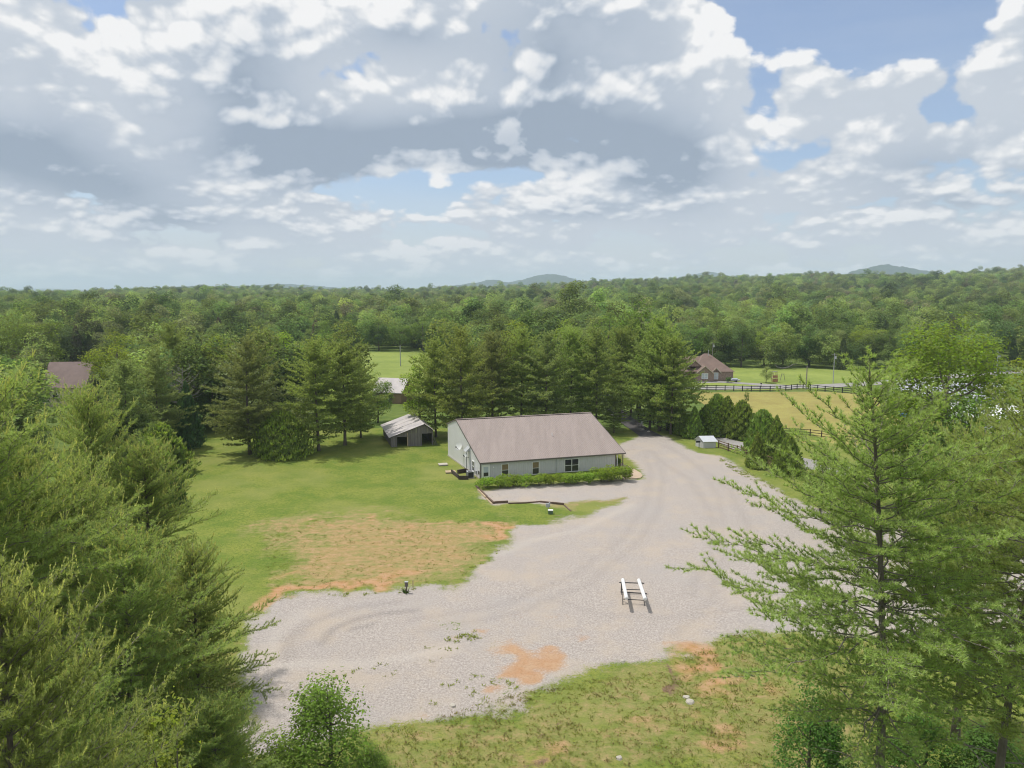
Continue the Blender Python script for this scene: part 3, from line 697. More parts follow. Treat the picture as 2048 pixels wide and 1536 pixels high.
    g = N.mix(cov(s2.outputs[1], 0.7, 0.6, 0.2, 0.45, 0.75), g, (0.192, 0.126, 0.084))
    N.put(p.inputs['Base Color'], g); p.inputs['Roughness'].default_value = 0.95; p.inputs['Specular IOR Level'].default_value = 0.12
    b = N.new('ShaderNodeBump'); b.inputs['Strength'].default_value = 0.75; b.inputs['Distance'].default_value = 0.10
    N.put(b.inputs['Height'], N.m('ADD', N.m('MULTIPLY', nC, 0.8), N.m('ADD', N.m('MULTIPLY', nD, 0.35), N.m('MULTIPLY', nB, 1.2)))); N.l.new(b.outputs[0], p.inputs['Normal'])
    return m
M_YARD = m_yard()
SZ = (vnoise(SX, SY, 6.0, 1) - 0.5) * 0.10 + (vnoise(SX, SY, 1.3, 2) - 0.5) * 0.05 * (1 - gravel)
edge = np.minimum(np.minimum(SX - SITE[0], SITE[1] - SX), np.minimum(SY - SITE[2], SITE[3] - SY))
SZ = SZ * smooth(0, 4, edge) - 0.09 * (1 - smooth(0, 1.5, edge))
nx, ny = SX.shape
PV = np.stack([SX, SY, SZ], -1).reshape(-1, 3)
ia, ja = np.meshgrid(np.arange(nx - 1), np.arange(ny - 1), indexing='ij')
PF = np.stack([ia * ny + ja, (ia + 1) * ny + ja, (ia + 1) * ny + ja + 1, ia * ny + ja + 1], -1).reshape(-1, 4)
A1 = np.stack([gravel, clay, dry, np.ones_like(dry)], -1).reshape(-1, 4).astype(np.float32)
A2 = np.stack([0.5 + 0.5 * track, dirt, weedy, np.ones_like(dry)], -1).reshape(-1, 4).astype(np.float32)
gcell = gravel.reshape(-1)[PF].mean(1); ccell = np.maximum(clay, dirt).reshape(-1)[PF].mean(1)
cls = np.where(gcell > 0.5, 1, np.where(ccell > 0.55, 2, 0))
for k, nm, lb in ((0, 'lawn', 'mown lawn and rough grass round the metal building'), (1, 'gravel_lot', 'pale gravel lot running from the building to the bare foreground'), (2, 'bare_soil', 'orange clay showing through the thin grass')):
    f = PF[cls == k]; u_, inv = np.unique(f, return_inverse=True)
    me = fast_mesh(nm, PV[u_], inv.reshape(-1, 4))
    for an, A in (('cover', A1), ('wear', A2)):
        at = me.attributes.new(an, 'FLOAT_COLOR', 'POINT'); at.data.foreach_set('color', np.ascontiguousarray(A[u_]).ravel())
    me.polygons.foreach_set('use_smooth', [True] * len(me.polygons))
    structure(obj(nm, me, M_YARD), lb)

def sheet(name, label, pts, z, m, thick=0.0, w=None):
    mb = MB(); P_ = [(x, y, z) for x, y in pts]; n = len(P_)
    if thick:
        mb.add(P_ + [(x, y, z - thick) for x, y in pts], [tuple(range(n))] + [(i, (i + 1) % n, n + (i + 1) % n, n + i)[::-1] for i in range(n)])
    else: mb.add(P_, [tuple(range(n))])
    me = mb.mesh(name)
    import bmesh
    bm = bmesh.new(); bm.from_mesh(me); bmesh.ops.recalc_face_normals(bm, faces=bm.faces)
    if sum(f.normal.z * f.calc_area() for f in bm.faces) < 0: bmesh.ops.reverse_faces(bm, faces=bm.faces)
    bm.to_mesh(me); bm.free()
    return structure(obj(name, me, m), label)
M_ASPHALT = mat('worn_asphalt', (0.085, 0.078, 0.078), 0.92, 0.35, 0.5, bump=0.3, bscale=12)
M_ROAD = mat('pale_road', (0.30, 0.285, 0.27), 0.92, 0.15, 0.3)
M_CONC = mat('tan_concrete', (0.47, 0.365, 0.265), 0.9, 0.12, 0.6)
M_HAY = mat('ripening_hay', (0.324, 0.266, 0.079), 0.95, 0.22, 0.12, col2=(0.282, 0.258, 0.072), bump=0.6, bscale=3)
M_MEADOW = mat('grazed_meadow', (0.198, 0.264, 0.048), 0.95, 0.16, 0.05, col2=(0.234, 0.276, 0.060))
def curve_strip(pts, w):
    P_ = np.array(pts, float); d = np.gradient(P_, axis=0); d /= np.linalg.norm(d, axis=1, keepdims=True); n = np.stack([-d[:, 1], d[:, 0]], 1)
    w = np.broadcast_to(np.asarray(w, float), (len(P_),))[:, None] / 2
    return [tuple(p) for p in P_ + n * w] + [tuple(p) for p in (P_ - n * w)[::-1]]
sheet('driveway', 'dark asphalt driveway running back under the pines', gp((1280, 873), (1326, 873), (1300, 860), (1268, 838), (1244, 820), (1222, 812), (1210, 816), (1228, 836)), 0.062, M_ASPHALT)
sheet('lane', 'narrow gravel lane behind the brown rail fence', gp((1420, 862), (1445, 874), (1480, 884), (1530, 896), (1600, 915), (1700, 935), (1700, 955), (1600, 935), (1520, 915), (1470, 900), (1436, 886), (1412, 872)), 0.066, M_ROAD)
sheet('road', 'pale country road in front of the brick house', curve_strip(gp((1250, 776), (1380, 776), (1480, 775), (1560, 774), (1640, 772), (1720, 768), (1830, 758), (2000, 745), (2200, 735)), 7.0), -0.03, M_ROAD)
sheet('path', 'pale concrete driveway of the brick house', gp((1388, 763), (1440, 762), (1490, 765), (1540, 768), (1590, 770.5), (1640, 769), (1640, 773), (1570, 774), (1530, 772), (1480, 767.5), (1440, 765), (1388, 766)), -0.02, M_ROAD)
sheet('hay_field', 'golden hay field between the board fence and the evergreens', gp((1380, 785), (1500, 784), (1640, 783), (1760, 790), (1900, 800), (1880, 900), (1700, 905), (1560, 880), (1500, 858), (1440, 830), (1395, 800)), -0.04, M_HAY)
sheet('meadow', 'bright green grazed meadow in front of the woods', gp((560, 706), (700, 704), (850, 705), (920, 706), (960, 780), (900, 790), (700, 790), (600, 770)), -0.05, M_MEADOW)
sheet('meadow', 'mown lawn around and behind the brick house', gp((1340, 738), (1480, 735), (1640, 738), (1760, 745), (1800, 760), (1640, 778), (1380, 780)), -0.06, M_MEADOW)
sheet('meadow', 'strip of dry pasture among the woods behind the brick house', gp((1460, 668), (1600, 668), (1620, 674), (1560, 676), (1440, 676)), 0.4, M_HAY)
# tan concrete walk with a rounded end beside the porch
cw = gp((1242, 928), (1253, 930), (1262, 936), (1276, 944), (1283, 949), (1285, 953), (1281, 957), (1272, 958), (1254, 959), (1246, 960), (1240, 940))
sheet('walkway', 'tan concrete walk with a rounded end beside the porch', cw, 0.14, M_CONC, 0.16)

# ------------------------------------------------------------------ buildings
M_WALL = mat('light_grey_ribbed_steel', (0.585, 0.578, 0.605), 0.55, 0.06, 0.4, spec=0.3)
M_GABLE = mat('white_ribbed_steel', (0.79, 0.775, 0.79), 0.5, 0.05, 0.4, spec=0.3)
M_ROOF = mat('taupe_ribbed_steel', (0.325, 0.270, 0.246), 0.6, 0.10, 0.25, spec=0.25, stretch=(4, 0.4, 1))
M_TRIM = mat('dark_taupe_trim', (0.16, 0.14, 0.13), 0.6, 0.1, 1.0)
M_WHITE = mat('white_paint', (0.78, 0.78, 0.77), 0.5, 0.05, 1.0)
M_GLASS = mat('dark_window_glass', (0.035, 0.035, 0.04), 0.06, 0.2, 0.8, spec=0.6)
M_BLIND = mat('pale_window_blind', (0.50, 0.55, 0.60), 0.5, 0.08, 1.0)
M_TAN = mat('tan_window_pane', (0.235, 0.175, 0.10), 0.25, 0.15, 1.0, spec=0.5)  # tan base colour given to the upper window panes
M_BLACK = mat('dark_painted_metal', (0.035, 0.035, 0.038), 0.6, 0.2, 2.0)
M_GREY = mat('galvanised_grey', (0.42, 0.43, 0.44), 0.5, 0.12, 2.0, spec=0.4)
M_GREEN = mat('green_utility_paint', (0.10, 0.16, 0.10), 0.6, 0.2, 2.0)
M_OLDWOOD = mat('weathered_barn_board', (0.185, 0.168, 0.160), 0.95, 0.35, 0.9, bump=0.5, bscale=20, stretch=(6, 6, 0.4))
M_DARKWOOD = mat('dark_old_timber', (0.075, 0.060, 0.052), 0.95, 0.3, 2.0)
M_TIMBER = mat('brown_landscape_timber', (0.150, 0.105, 0.080), 0.95, 0.3, 2.0, bump=0.3)
M_NEWWOOD = mat('pale_cut_lumber', (0.46, 0.36, 0.235), 0.9, 0.2, 2.0)
M_TIN = mat('greyed_tin_roof', (0.46, 0.43, 0.435), 0.6, 0.16, 0.5, col2=(0.50, 0.455, 0.44), spec=0.3)
M_STONE = mat('pale_concrete_slab', (0.47, 0.43, 0.37), 0.9, 0.15, 2.0)
M_BROWNFENCE = mat('brown_stained_board', (0.175, 0.105, 0.072), 0.9, 0.25, 1.5)
M_BLACKFENCE = mat('black_stained_board', (0.022, 0.024, 0.030), 0.85, 0.2, 1.5)

BA = G(959.5, 923.7, 2.7); BB = G(1250.8, 903.5, 2.7); BA[2] = BB[2] = 0
BU = (BB - BA) / np.linalg.norm(BB - BA)
BN = G(896, 911) - BA; BN /= np.linalg.norm(BN)
BLD = thing('metal_building', 'long light grey metal building with a taupe ribbed roof behind the hedge', 'building', tuple(BA))
LX, LY, RY, ZE, ZR, ZB = 22.9, 17.2, 12.0, 2.72, 7.3, 5.75          # front length, depth, ridge, eave / ridge / back heights
def bp(x, y, z): return BU * x + BN * y + np.array([0, 0, z])
def roofz(y): return ZE + (ZR - ZE) * y / RY if y <= RY else ZR + (ZB - ZR) * (y - RY) / (LY - RY)
RIB = [(0.0, 0.0), (0.215, 0.0), (0.235, 0.035), (0.275, 0.035), (0.30, 0.0)]
def ribbed(length, fa, fb):
    "panel of ribs: fa/fb(s, proud) give the two ends of each line"
    mb = MB(); s0 = 0.0; L_ = []
    while s0 < length - 1e-6:
        for ds, pr in RIB[:-1]:
            if s0 + ds < length: L_.append((s0 + ds, pr))
        s0 += 0.30
    L_.append((length, 0.0))
    Vv = []
    for s_, pr in L_: Vv += [fa(s_, pr), fb(s_, pr)]
    mb.add(Vv, [(2 * i, 2 * i + 2, 2 * i + 3, 2 * i + 1) for i in range(len(L_) - 1)])
    return mb
nF = np.array([BU[1], -BU[0], 0]); nL = -np.array([BN[1], -BN[0], 0])
obj('front_wall', ribbed(LX, lambda s, p: bp(s, 0, -0.15) + nF * p, lambda s, p: bp(s, 0, ZE - 0.02) + nF * p), M_WALL, BLD)
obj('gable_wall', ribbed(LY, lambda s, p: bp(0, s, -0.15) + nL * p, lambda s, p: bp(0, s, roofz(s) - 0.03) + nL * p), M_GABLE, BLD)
obj('back_wall', ribbed(LX, lambda s, p: bp(s, LY, -0.15) - nF * p, lambda s, p: bp(s, LY, ZB - 0.03) - nF * p), M_WALL, BLD)
obj('end_wall', ribbed(LY, lambda s, p: bp(LX, s, -0.15) - nL * p, lambda s, p: bp(LX, s, roofz(s) - 0.03) - nL * p), M_WALL, BLD)
RX0, RX1 = -0.10, 24.45
def rp(s, y, z): return bp(RX0 + s, y, z)
rf = obj('roof', ribbed(RX1 - RX0, lambda s, p: rp(s, -0.32, roofz(-0.32) + 0.02 + p * 1.2), lambda s, p: rp(s, RY, ZR + 0.02 + p * 1.2)), M_ROOF, BLD)
obj('back_roof', ribbed(RX1 - RX0, lambda s, p: rp(s, RY, ZR + 0.02 + p), lambda s, p: rp(s, LY + 0.3, ZB - 0.05 + p)), M_ROOF, BLD)
obj('ridge_cap', MB().bar(bp(RX0, RY - 0.02, ZR + 0.07), bp(RX1, RY - 0.02, ZR + 0.07), 0.4, 0.05), M_ROOF, BLD)
obj('gutter', MB().bar(bp(RX0, -0.40, ZE - 0.17), bp(RX1, -0.40, ZE - 0.17), 0.13, 0.15), M_TRIM, BLD)
obj('fascia', MB().bar(bp(RX0, -0.30, ZE - 0.21), bp(RX1, -0.30, ZE - 0.21), 0.05, 0.22), M_TRIM, BLD)
for x_ in (RX0, RX1):
    obj('rake_trim', MB().bar(bp(x_, -0.4, roofz(-0.4) - 0.04), bp(x_, RY, ZR - 0.02), 0.07, 0.20).bar(bp(x_, RY, ZR - 0.02), bp(x_, LY + 0.32, ZB - 0.11), 0.07, 0.20), M_TRIM, BLD)
for x_ in (0.06, 12.55, 22.84):
    obj('downspout' if x_ == 12.55 else 'corner_trim', MB().bar(bp(x_, -0.05, -0.1), bp(x_, -0.05, ZE - 0.2), 0.14, 0.09, up=tuple(nF)), M_GREY if x_ == 12.55 else M_TRIM, BLD)
obj('foundation', MB().bar(bp(-0.06, 0, 0.02), bp(-0.06, LY, 0.02), 0.06, 0.30), M_STONE, BLD)
def front_unit(name, x0, x1, z0, z1, cols=1, split=0.5, panes=(M_TAN, M_GLASS), side='front'):
    "framed window or door leaf on a wall"
    def q(x, z, out): return (bp(x, 0, z) + nF * out) if side == 'front' else (bp(0, x, z) + nL * out)
    up = tuple(nF if side == 'front' else nL)
    w = 0.11
    fr = MB()
    for xx in np.linspace(x0, x1, cols + 1): fr.bar(q(xx, z0, 0.06), q(xx, z1, 0.06), w, 0.10, up=up)
    for zz in ([z0, z1] + ([z0 + (z1 - z0) * split] if split else [])):
        fr.bar(q(x0 - w / 2, zz, 0.063), q(x1 + w / 2, zz, 0.063), 0.10, 0.105 if zz in (z0, z1) else 0.05, up=(0, 0, 1))
    f_ = obj(name, fr, M_WHITE, BLD)
    xs_c = np.linspace(x0, x1, cols + 1)
    for i in range(cols):
        zz = [z0, z0 + (z1 - z0) * split, z1] if split else [z0, z1]
        for k in range(len(zz) - 1):
            P4 = [q(xs_c[i], zz[k], 0.045), q(xs_c[i + 1], zz[k], 0.045), q(xs_c[i + 1], zz[k + 1], 0.045), q(xs_c[i], zz[k + 1], 0.045)]
            mbp = MB(); mbp.add(P4, [(0, 1, 2, 3)])
            obj('pane', mbp, panes[min(k, 0) if len(zz) == 2 else (1 if k == 0 else 0)], f_)
    return f_
front_unit('window', 3.50, 4.62, 0.15, 2.10)
front_unit('window', 8.50, 9.65, 0.10, 2.10)
front_unit('window', 13.98, 16.38, 0.10, 2.15, cols=2, panes=(M_GLASS, M_GLASS))
front_unit('window', 2.55, 3.45, 0.55, 2.15, side='gable', panes=(M_GLASS, M_GLASS))
dr = MB()
for x_ in (0.36, 1.55): dr.bar(bp(x_, 0, 0) + nF * 0.05, bp(x_, 0, 2.15) + nF * 0.05, 0.14, 0.10, up=tuple(nF))
dr.bar(bp(0.29, 0, 2.15) + nF * 0.053, bp(1.62, 0, 2.15) + nF * 0.053, 0.10, 0.14)
dr.bar(bp(0.96, 0, 0.02) + nF * 0.04, bp(0.96, 0, 2.10) + nF * 0.04, 1.06, 0.05, up=tuple(nF))
door = obj('door', dr, M_WHITE, BLD)
for (z0, z1, mm) in ((0.35, 0.95, M_GLASS), (0.95, 1.85, M_BLIND)):
    mbp = MB(); mbp.add([bp(0.58, 0, z0) + nF * 0.075, bp(1.34, 0, z0) + nF * 0.075, bp(1.34, 0, z1) + nF * 0.075, bp(0.58, 0, z1) + nF * 0.075], [(0, 1, 2, 3)])
    obj('pane', mbp, mm, door)
obj('wall_lamp', MB().tube([bp(2.16, -0.03, 1.66), bp(2.16, -0.16, 1.70), bp(2.16, -0.16, 1.90)], [0.05, 0.10, 0.06], 8), M_WHITE, BLD)
for x_, y_ in ((23.25, 0.15), (24.25, 0.15), (24.25, 4.2), (24.25, 8.2), (24.25, 12.0)):
    obj('porch_post', MB().bar(bp(x_, y_, -0.1), bp(x_, y_, roofz(y_) - 0.06), 0.14, 0.14), M_WHITE if y_ < 1 and x_ < 24 else M_TRIM, BLD)
obj('roof_vent', MB().tube([bp(14.3, 5.6, roofz(5.6) - 0.1), bp(14.3, 5.6, roofz(5.6) + 0.55)], 0.07, 8), M_WHITE, BLD)
# canopy over a side hatch, meter boxes, two louvres on the gable
aw = MB(); aw.add([bp(-0.0, 4.6, 4.05), bp(-0.0, 5.9, 4.05), bp(-0.75, 5.9, 3.35), bp(-0.75, 4.6, 3.35), bp(0, 4.6, 3.35), bp(0, 5.9, 3.35)], [(0, 3, 2, 1), (0, 4, 3), (1, 2, 5), (3, 4, 5, 2)])
obj('awning', aw, M_GREY, BLD)
obj('conduit', MB().bar(bp(-0.08, 4.5, 0), bp(-0.08, 4.5, 4.4), 0.10), M_GREY, BLD)
obj('conduit', MB().bar(bp(-0.08, 6.4, 0), bp(-0.08, 6.4, 2.9), 0.16), M_GREY, BLD)
obj('meter_box', MB().box(bp(-0.10, 1.45, 0.75), (0.10, 0.16, 0.24)), M_GREY, BLD)
obj('meter_box', MB().box(bp(-0.10, 0.25, 0.95), (0.09, 0.12, 0.26)), M_TRIM, BLD)
# satellite dishes on the gable: hung on it, so things of their own
def dish(label, y_, z_, r, arm):
    d_ = thing('satellite_dish', label, 'satellite dish', tuple(BA + bp(-0.05, y_, z_)))
    ax = unit(nL * 0.8 + np.array([0.1, -0.6, 0.35]))
    e1 = unit(np.cross(ax, (0, 0, 1))); e2 = np.cross(e1, ax)
    mb = MB(); c0 = nL * 0.55 + np.array([0, 0, 0.1]); Vv = [c0]; Fv = []
    for k, q in ((1, 0.5), (2, 1.0)):
        for j in range(14):
            a_ = j * math.pi / 7; Vv.append(c0 + (e1 * math.cos(a_) + e2 * math.sin(a_)) * r * q + ax * 0.16 * r * q * q)
    for j in range(14):
        j2 = (j + 1) % 14; Fv.append((0, 1 + j, 1 + j2)); Fv.append((1 + j, 15 + j, 15 + j2, 1 + j2))
    mb.add(Vv, Fv); obj('reflector', mb, M_WHITE, d_)
    obj('mast', MB().tube([(0, 0, -0.25), nL * 0.35 + np.array([0, 0, -0.2]), c0 - ax * 0.02], 0.045, 6), M_BLACK, d_)
    obj('feed_arm', MB().tube([c0 - e2 * r * 0.9, c0 + ax * arm - e2 * r * 0.35], 0.045, 6).box(c0 + ax * arm - e2 * r * 0.35, (0.09, 0.09, 0.09)), M_BLACK, d_)
dish('large pale satellite dish on the grey gable wall', 8.6, 3.35, 0.62, 0.8)
dish('small satellite dish beside the awning on the gable wall', 5.2, 2.55, 0.30, 0.45)

# air conditioner in its dark timbered pit beside the gable
acp = BA + bp(-1.15, 1.2, 0)
ac = thing('air_conditioner', 'square grey air conditioner beside the foot of the gable wall', 'air conditioner', tuple(acp), math.atan2(BU[1], BU[0]))
obj('casing', MB().box((0, 0, 0.52), (0.46, 0.46, 0.44)), M_BLACK, ac)
for sx in (-1, 1):
    for sy in (-1, 1): obj('corner_post', MB().box((sx * 0.47, sy * 0.47, 0.52), (0.05, 0.05, 0.47)), M_GREY, ac)
top = MB()
for sx, sy, hx, hy in ((0, -1, 0.52, 0.09), (0, 1, 0.52, 0.09), (-1, 0, 0.09, 0.35), (1, 0, 0.09, 0.35)): top.box((sx * 0.43, sy * 0.43, 1.0), (hx, hy, 0.035))
obj('top_frame', top, M_GREY, ac)
gr_ = MB()
for k in range(3): gr_.tube([((0.10 + 0.1 * k) * math.cos(a_), (0.10 + 0.1 * k) * math.sin(a_), 1.0) for a_ in np.linspace(0, 2 * math.pi, 17)], 0.012, 4, False)
obj('fan_grille', gr_, M_BLACK, ac)
obj('pad', MB().box((0, 0, 0.02), (0.6, 0.6, 0.06)), M_STONE, ac)
pit = thing('pit_surround', 'dark timber surround sunk in the lawn behind the air conditioner', 'retaining wall', tuple(G(921, 951)))
for a_, b_ in (((915, 947), (932, 944)), ((932, 944), (941, 950)), ((903, 946), (917, 957)), ((917, 959), (937, 959))):
    p0, p1 = G(*a_) - G(921, 951), G(*b_) - G(921, 951)
    obj('timber', MB().bar(p0 + (0, 0, 0.22), p1 + (0, 0, 0.22), 0.16, 0.75), M_DARKWOOD, pit)
for (px, py, rz, sx, m_, lb) in ((886, 930, 0.25, 0.75, M_STONE, 'pale square slab lying alone on the lawn left of the building'), (901, 945, 0.2, 0.8, M_NEWWOOD, 'tan slab on the lawn touching the dark timber pit')):
    c_ = G(px, py); o_ = thing('ground_slab', lb, 'slab', tuple(c_), rz)
    obj('lid', MB().box((0, 0, 0.14), (sx, 0.62, 0.07)), m_, o_); obj('curb', MB().box((0, 0, 0.03), (sx - 0.09, 0.53, 0.05)), M_STONE, o_)

# landscape timbers round the gravel pad
te = thing('timber_edging', 'brown landscape timbers edging the gravel pad in front of the hedge', 'edging', tuple(G(990, 1008)))
o0 = G(990, 1008)
def timber(a_, b_, m_, z=0.14, h=0.24): obj('timber', MB().bar(G(*a_) - o0 + (0, 0, z), G(*b_) - o0 + (0, 0, z), 0.20, h), m_, te)
timber((989, 1007), (1016, 1005.5), M_TIMBER, 0.16, 0.30); timber((1016.5, 1007.5), (1050, 1006.5), M_TIMBER, 0.06, 0.18); timber((1050.5, 1006.5), (1080, 1004), M_TIMBER, 0.06, 0.18)
timber((1080.5, 1004.5), (1104, 1007), M_TIMBER, 0.10, 0.22); timber((1104.5, 1007.5), (1128, 1010), M_TIMBER, 0.14, 0.26); timber((1128.5, 1011), (1142, 1023), M_TIMBER, 0.03, 0.14)
timber((952, 973), (961, 983), M_TIMBER, 0.16, 0.26); timber((955, 980), (971, 996), M_NEWWOOD, 0.10, 0.22); timber((961.5, 983.5), (974, 996), M_TIMBER, 0.20, 0.26); timber((974.5, 996.5), (988, 1008), M_TIMBER, 0.16, 0.26); timber((972, 997), (984, 1009), M_NEWWOOD, 0.06, 0.14)

# utility pedestals
def pedestal(name, label, px, py, parts):
    t_ = thing(name, label, 'utility box', tuple(G(px, py)))
    for nm, mb_, m_ in parts: obj(nm, mb_, m_, t_)
pedestal('utility_pedestal', 'small grey meter on a post in the grass below the timbers', 1096.5, 1024, [('post', MB().bar((0, 0, -0.1), (0, 0, 1.0), 0.10), M_GREY), ('meter', MB().box((-0.12, -0.08, 0.95), (0.22, 0.12, 0.26)).box((0.16, -0.04, 1.0), (0.08, 0.10, 0.3)), M_GREY)])
pedestal('utility_pedestal', 'squat green junction box with a pale lid in the grass', 1101, 1028.5, [('cabinet', MB().box((0, 0, 0.25), (0.30, 0.24, 0.27)), M_GREEN), ('lid', MB().box((0, 0, 0.55), (0.33, 0.27, 0.04)), M_WHITE)])
tag(obj('pipe', MB().bar((-0.35, 0, 0.05), (0.35, 0, 0.05), 0.06), M_NEWWOOD, None, tuple(G(1114.5, 1031.5))), 'pale pipe lying in the grass beside the junction box', 'pipe')
pedestal('utility_pedestal', 'dark grey meter box on a thin post at the gravel edge', 813, 1186, [('post', MB().bar((0, 0, -0.1), (0, 0, 0.95), 0.09), M_TIMBER), ('meter', MB().box((0.02, -0.06, 0.92), (0.15, 0.11, 0.22)), M_TRIM), ('cap', MB().box((0.02, -0.06, 1.16), (0.17, 0.13, 0.025)), M_GREY)])
tag(obj('marker_stake', MB().tube([(0, 0, -0.1), (0.01, 0, 0.85)], [0.05, 0.045], 6), M_NEWWOOD, None, tuple(G(826, 1177))), 'short pale stake beside the meter box at the gravel edge', 'stake')

# ---- two white pipes on two trestles
def trestle(label, a_, b_, h):
    a_ = np.array(a_); b_ = np.array(b_); c0 = (a_ + b_) / 2; t_ = thing('trestle', label, 'trestle', (c0[0], c0[1], 0))
    d_ = (b_ - a_) / np.linalg.norm(b_ - a_); nrm = np.array([-d_[1], d_[0], 0]); L2 = np.linalg.norm(b_ - a_) / 2
    obj('top_rail', MB().bar(-d_ * L2 + (0, 0, h), d_ * L2 + (0, 0, h), 0.075), M_BLACK, t_)
    for s_ in (-1, 1):
        q = d_ * s_ * (L2 - 0.22)
        for k in (-1, 1): obj('leg', MB().bar(q + nrm * k * 0.42 + (0, 0, -0.02), q + nrm * k * 0.02 + (0, 0, h + 0.14), 0.055), M_BLACK, t_)
        obj('foot_brace', MB().bar(q - nrm * 0.38 + (0, 0, 0.10), q + nrm * 0.38 + (0, 0, 0.10), 0.035), M_BLACK, t_)
    obj('tie_bar', MB().bar(-d_ * (L2 - 0.22) - nrm * 0.24 + (0, 0, 0.48), d_ * (L2 - 0.22) - nrm * 0.24 + (0, 0, 0.48), 0.055), M_BLACK, t_)
HT = 1.05
trestle('black steel trestle under the far ends of two white pipes', G(1238.5, 1165, HT), G(1288.5, 1166.5, HT), HT)
trestle('black steel trestle under the near ends of two white pipes', G(1241, 1184, HT), G(1293.5, 1187, HT), HT)
def pipe(label, far, near):
    a_, b_ = G(*far, HT + 0.22), G(*near, HT + 0.22); o_ = (a_ + b_) / 2; d_ = unit(b_ - a_); L2 = np.linalg.norm(b_ - a_) / 2
    t_ = thing('white_pipe', label, 'pipe', tuple(o_), 0, 'white pipes on trestles')
    obj('shell', MB().tube([-d_ * L2, d_ * L2], 0.165, 14).mesh('shell', False), M_WHITE, t_)
    for s_ in (-1, 1): obj('end_cap', MB().tube([d_ * s_ * (L2 - 0.16), d_ * s_ * (L2 + 0.015), d_ * s_ * (L2 + 0.09)], [0.185, 0.18, 0.10], 14), M_WHITE, t_)
pipe('white pipe on trestles, the one nearer the clay patches', (1245.5, 1160), (1253, 1196)); pipe('white pipe on trestles, the one nearer the big pines', (1277.5, 1160.5), (1290, 1197.5))

# ---- weathered barn
bF0, bF1 = G(783, 894.8), G(867, 890)
bu_ = bF1 - bF0; WB = np.linalg.norm(bu_); bu_ /= WB
pk = G(850.4, 850.8, 4.0); bk = G(828.4, 828.8, 4.0); bn_ = bk - pk; LB = float(np.linalg.norm(bn_)); bn_ /= LB
BARN = thing('barn', 'small weathered board barn with two open bays and a tin roof', 'barn', tuple(bF0))
def wp(x, y, z): return bu_ * x + bn_ * y + np.array([0, 0, z])
PX_ = WB * 0.78; ZL, ZP, ZRr = 2.05, 4.15, 2.85
def bz(x): return ZL + (ZP - ZL) * x / PX_ if x < PX_ else ZP + (ZRr - ZP) * (x - PX_) / (WB - PX_)
rb_ = random.Random(5)
def boards(y, x0, x1, z0f, z1f, nm='board', out=-1):
    x = x0
    while x < x1 - 0.05:
        w_ = min(rb_.uniform(0.20, 0.27), x1 - x)
        j = rb_.uniform(-0.012, 0.012); z0 = z0f(x + w_ / 2) + rb_.uniform(0, 0.05); z1 = z1f(x + w_ / 2) + rb_.uniform(-0.03, 0.0)
        mb = MB(); a_ = wp(x + 0.012, y + j, 0); b_ = wp(x + w_ - 0.012, y + j, 0); t_ = bn_ * 0.03
        mb.add([a_ + (0, 0, z0), b_ + (0, 0, z0), b_ + (0, 0, z1), a_ + (0, 0, z1), a_ + t_ + (0, 0, z0), b_ + t_ + (0, 0, z0), b_ + t_ + (0, 0, z1), a_ + t_ + (0, 0, z1)],
               [(0, 1, 2, 3), (5, 4, 7, 6), (4, 0, 3, 7), (1, 5, 6, 2), (3, 2, 6, 7), (4, 5, 1, 0)])
        obj(nm, mb, M_OLDWOOD, BARN); x += w_
boards(0.0, 0.0, 0.95, lambda x: 0, lambda x: bz(x) - 0.12)
boards(0.0, 0.95, 3.0, lambda x: 1.95, lambda x: bz(x) - 0.12)
boards(0.0, 3.0, 5.6, lambda x: 0, lambda x: bz(x) - 0.12)
boards(0.0, 5.6, WB - 0.25, lambda x: 2.35, lambda x: bz(x) - 0.12)
boards(LB, 0.0, WB, lambda x: 0, lambda x: bz(x) - 0.12)
boards(0.09, 3.45, 4.5, lambda x: 0, lambda x: 2.3, 'door_board')
for y0 in np.arange(0, LB - 0.1, 0.24):
    for x_, z_ in ((0.0, ZL), (WB, ZRr)):
        if rb_.random() < 0.08 or (x_ > 0 and y0 < 0.3): continue
        obj('side_board', MB().bar(wp(x_, y0 + 0.11, 0.0), wp(x_, y0 + 0.11, z_ - 0.1), 0.03, 0.215, up=tuple(bn_)), M_OLDWOOD, BARN)
for x_, y_, z_ in ((0.06, 0.1, ZL - .15), (0.98, 0.1, 2.2), (3.03, 0.08, 2.6), (5.62, 0.08, 3.3), (WB - 0.12, 0.08, ZRr - .15), (0.1, LB - .1, ZL - .15), (WB - .1, LB - .1, ZRr - .15), (PX_, LB / 2, ZP - .2)):
    obj('post', MB().bar(wp(x_, y_, -0.1), wp(x_, y_, z_), 0.17), M_NEWWOOD if abs(x_ - 3.03) < .01 else M_OLDWOOD, BARN)
obj('brace', MB().bar(wp(WB + 0.55, -0.25, 0.0), wp(WB - 0.1, -0.06, 1.9), 0.16, 0.05), M_OLDWOOD, BARN)
obj('brace', MB().bar(wp(WB + 0.25, -0.3, 0.0), wp(WB - 0.25, -0.06, 1.5), 0.14, 0.05), M_OLDWOOD, BARN)
obj('header', MB().bar(wp(0.9, -0.04, 1.98), wp(3.1, -0.04, 1.98), 0.06, 0.16).bar(wp(5.5, -0.04, 2.38), wp(WB - .1, -0.04, 2.38), 0.06, 0.16), M_OLDWOOD, BARN)
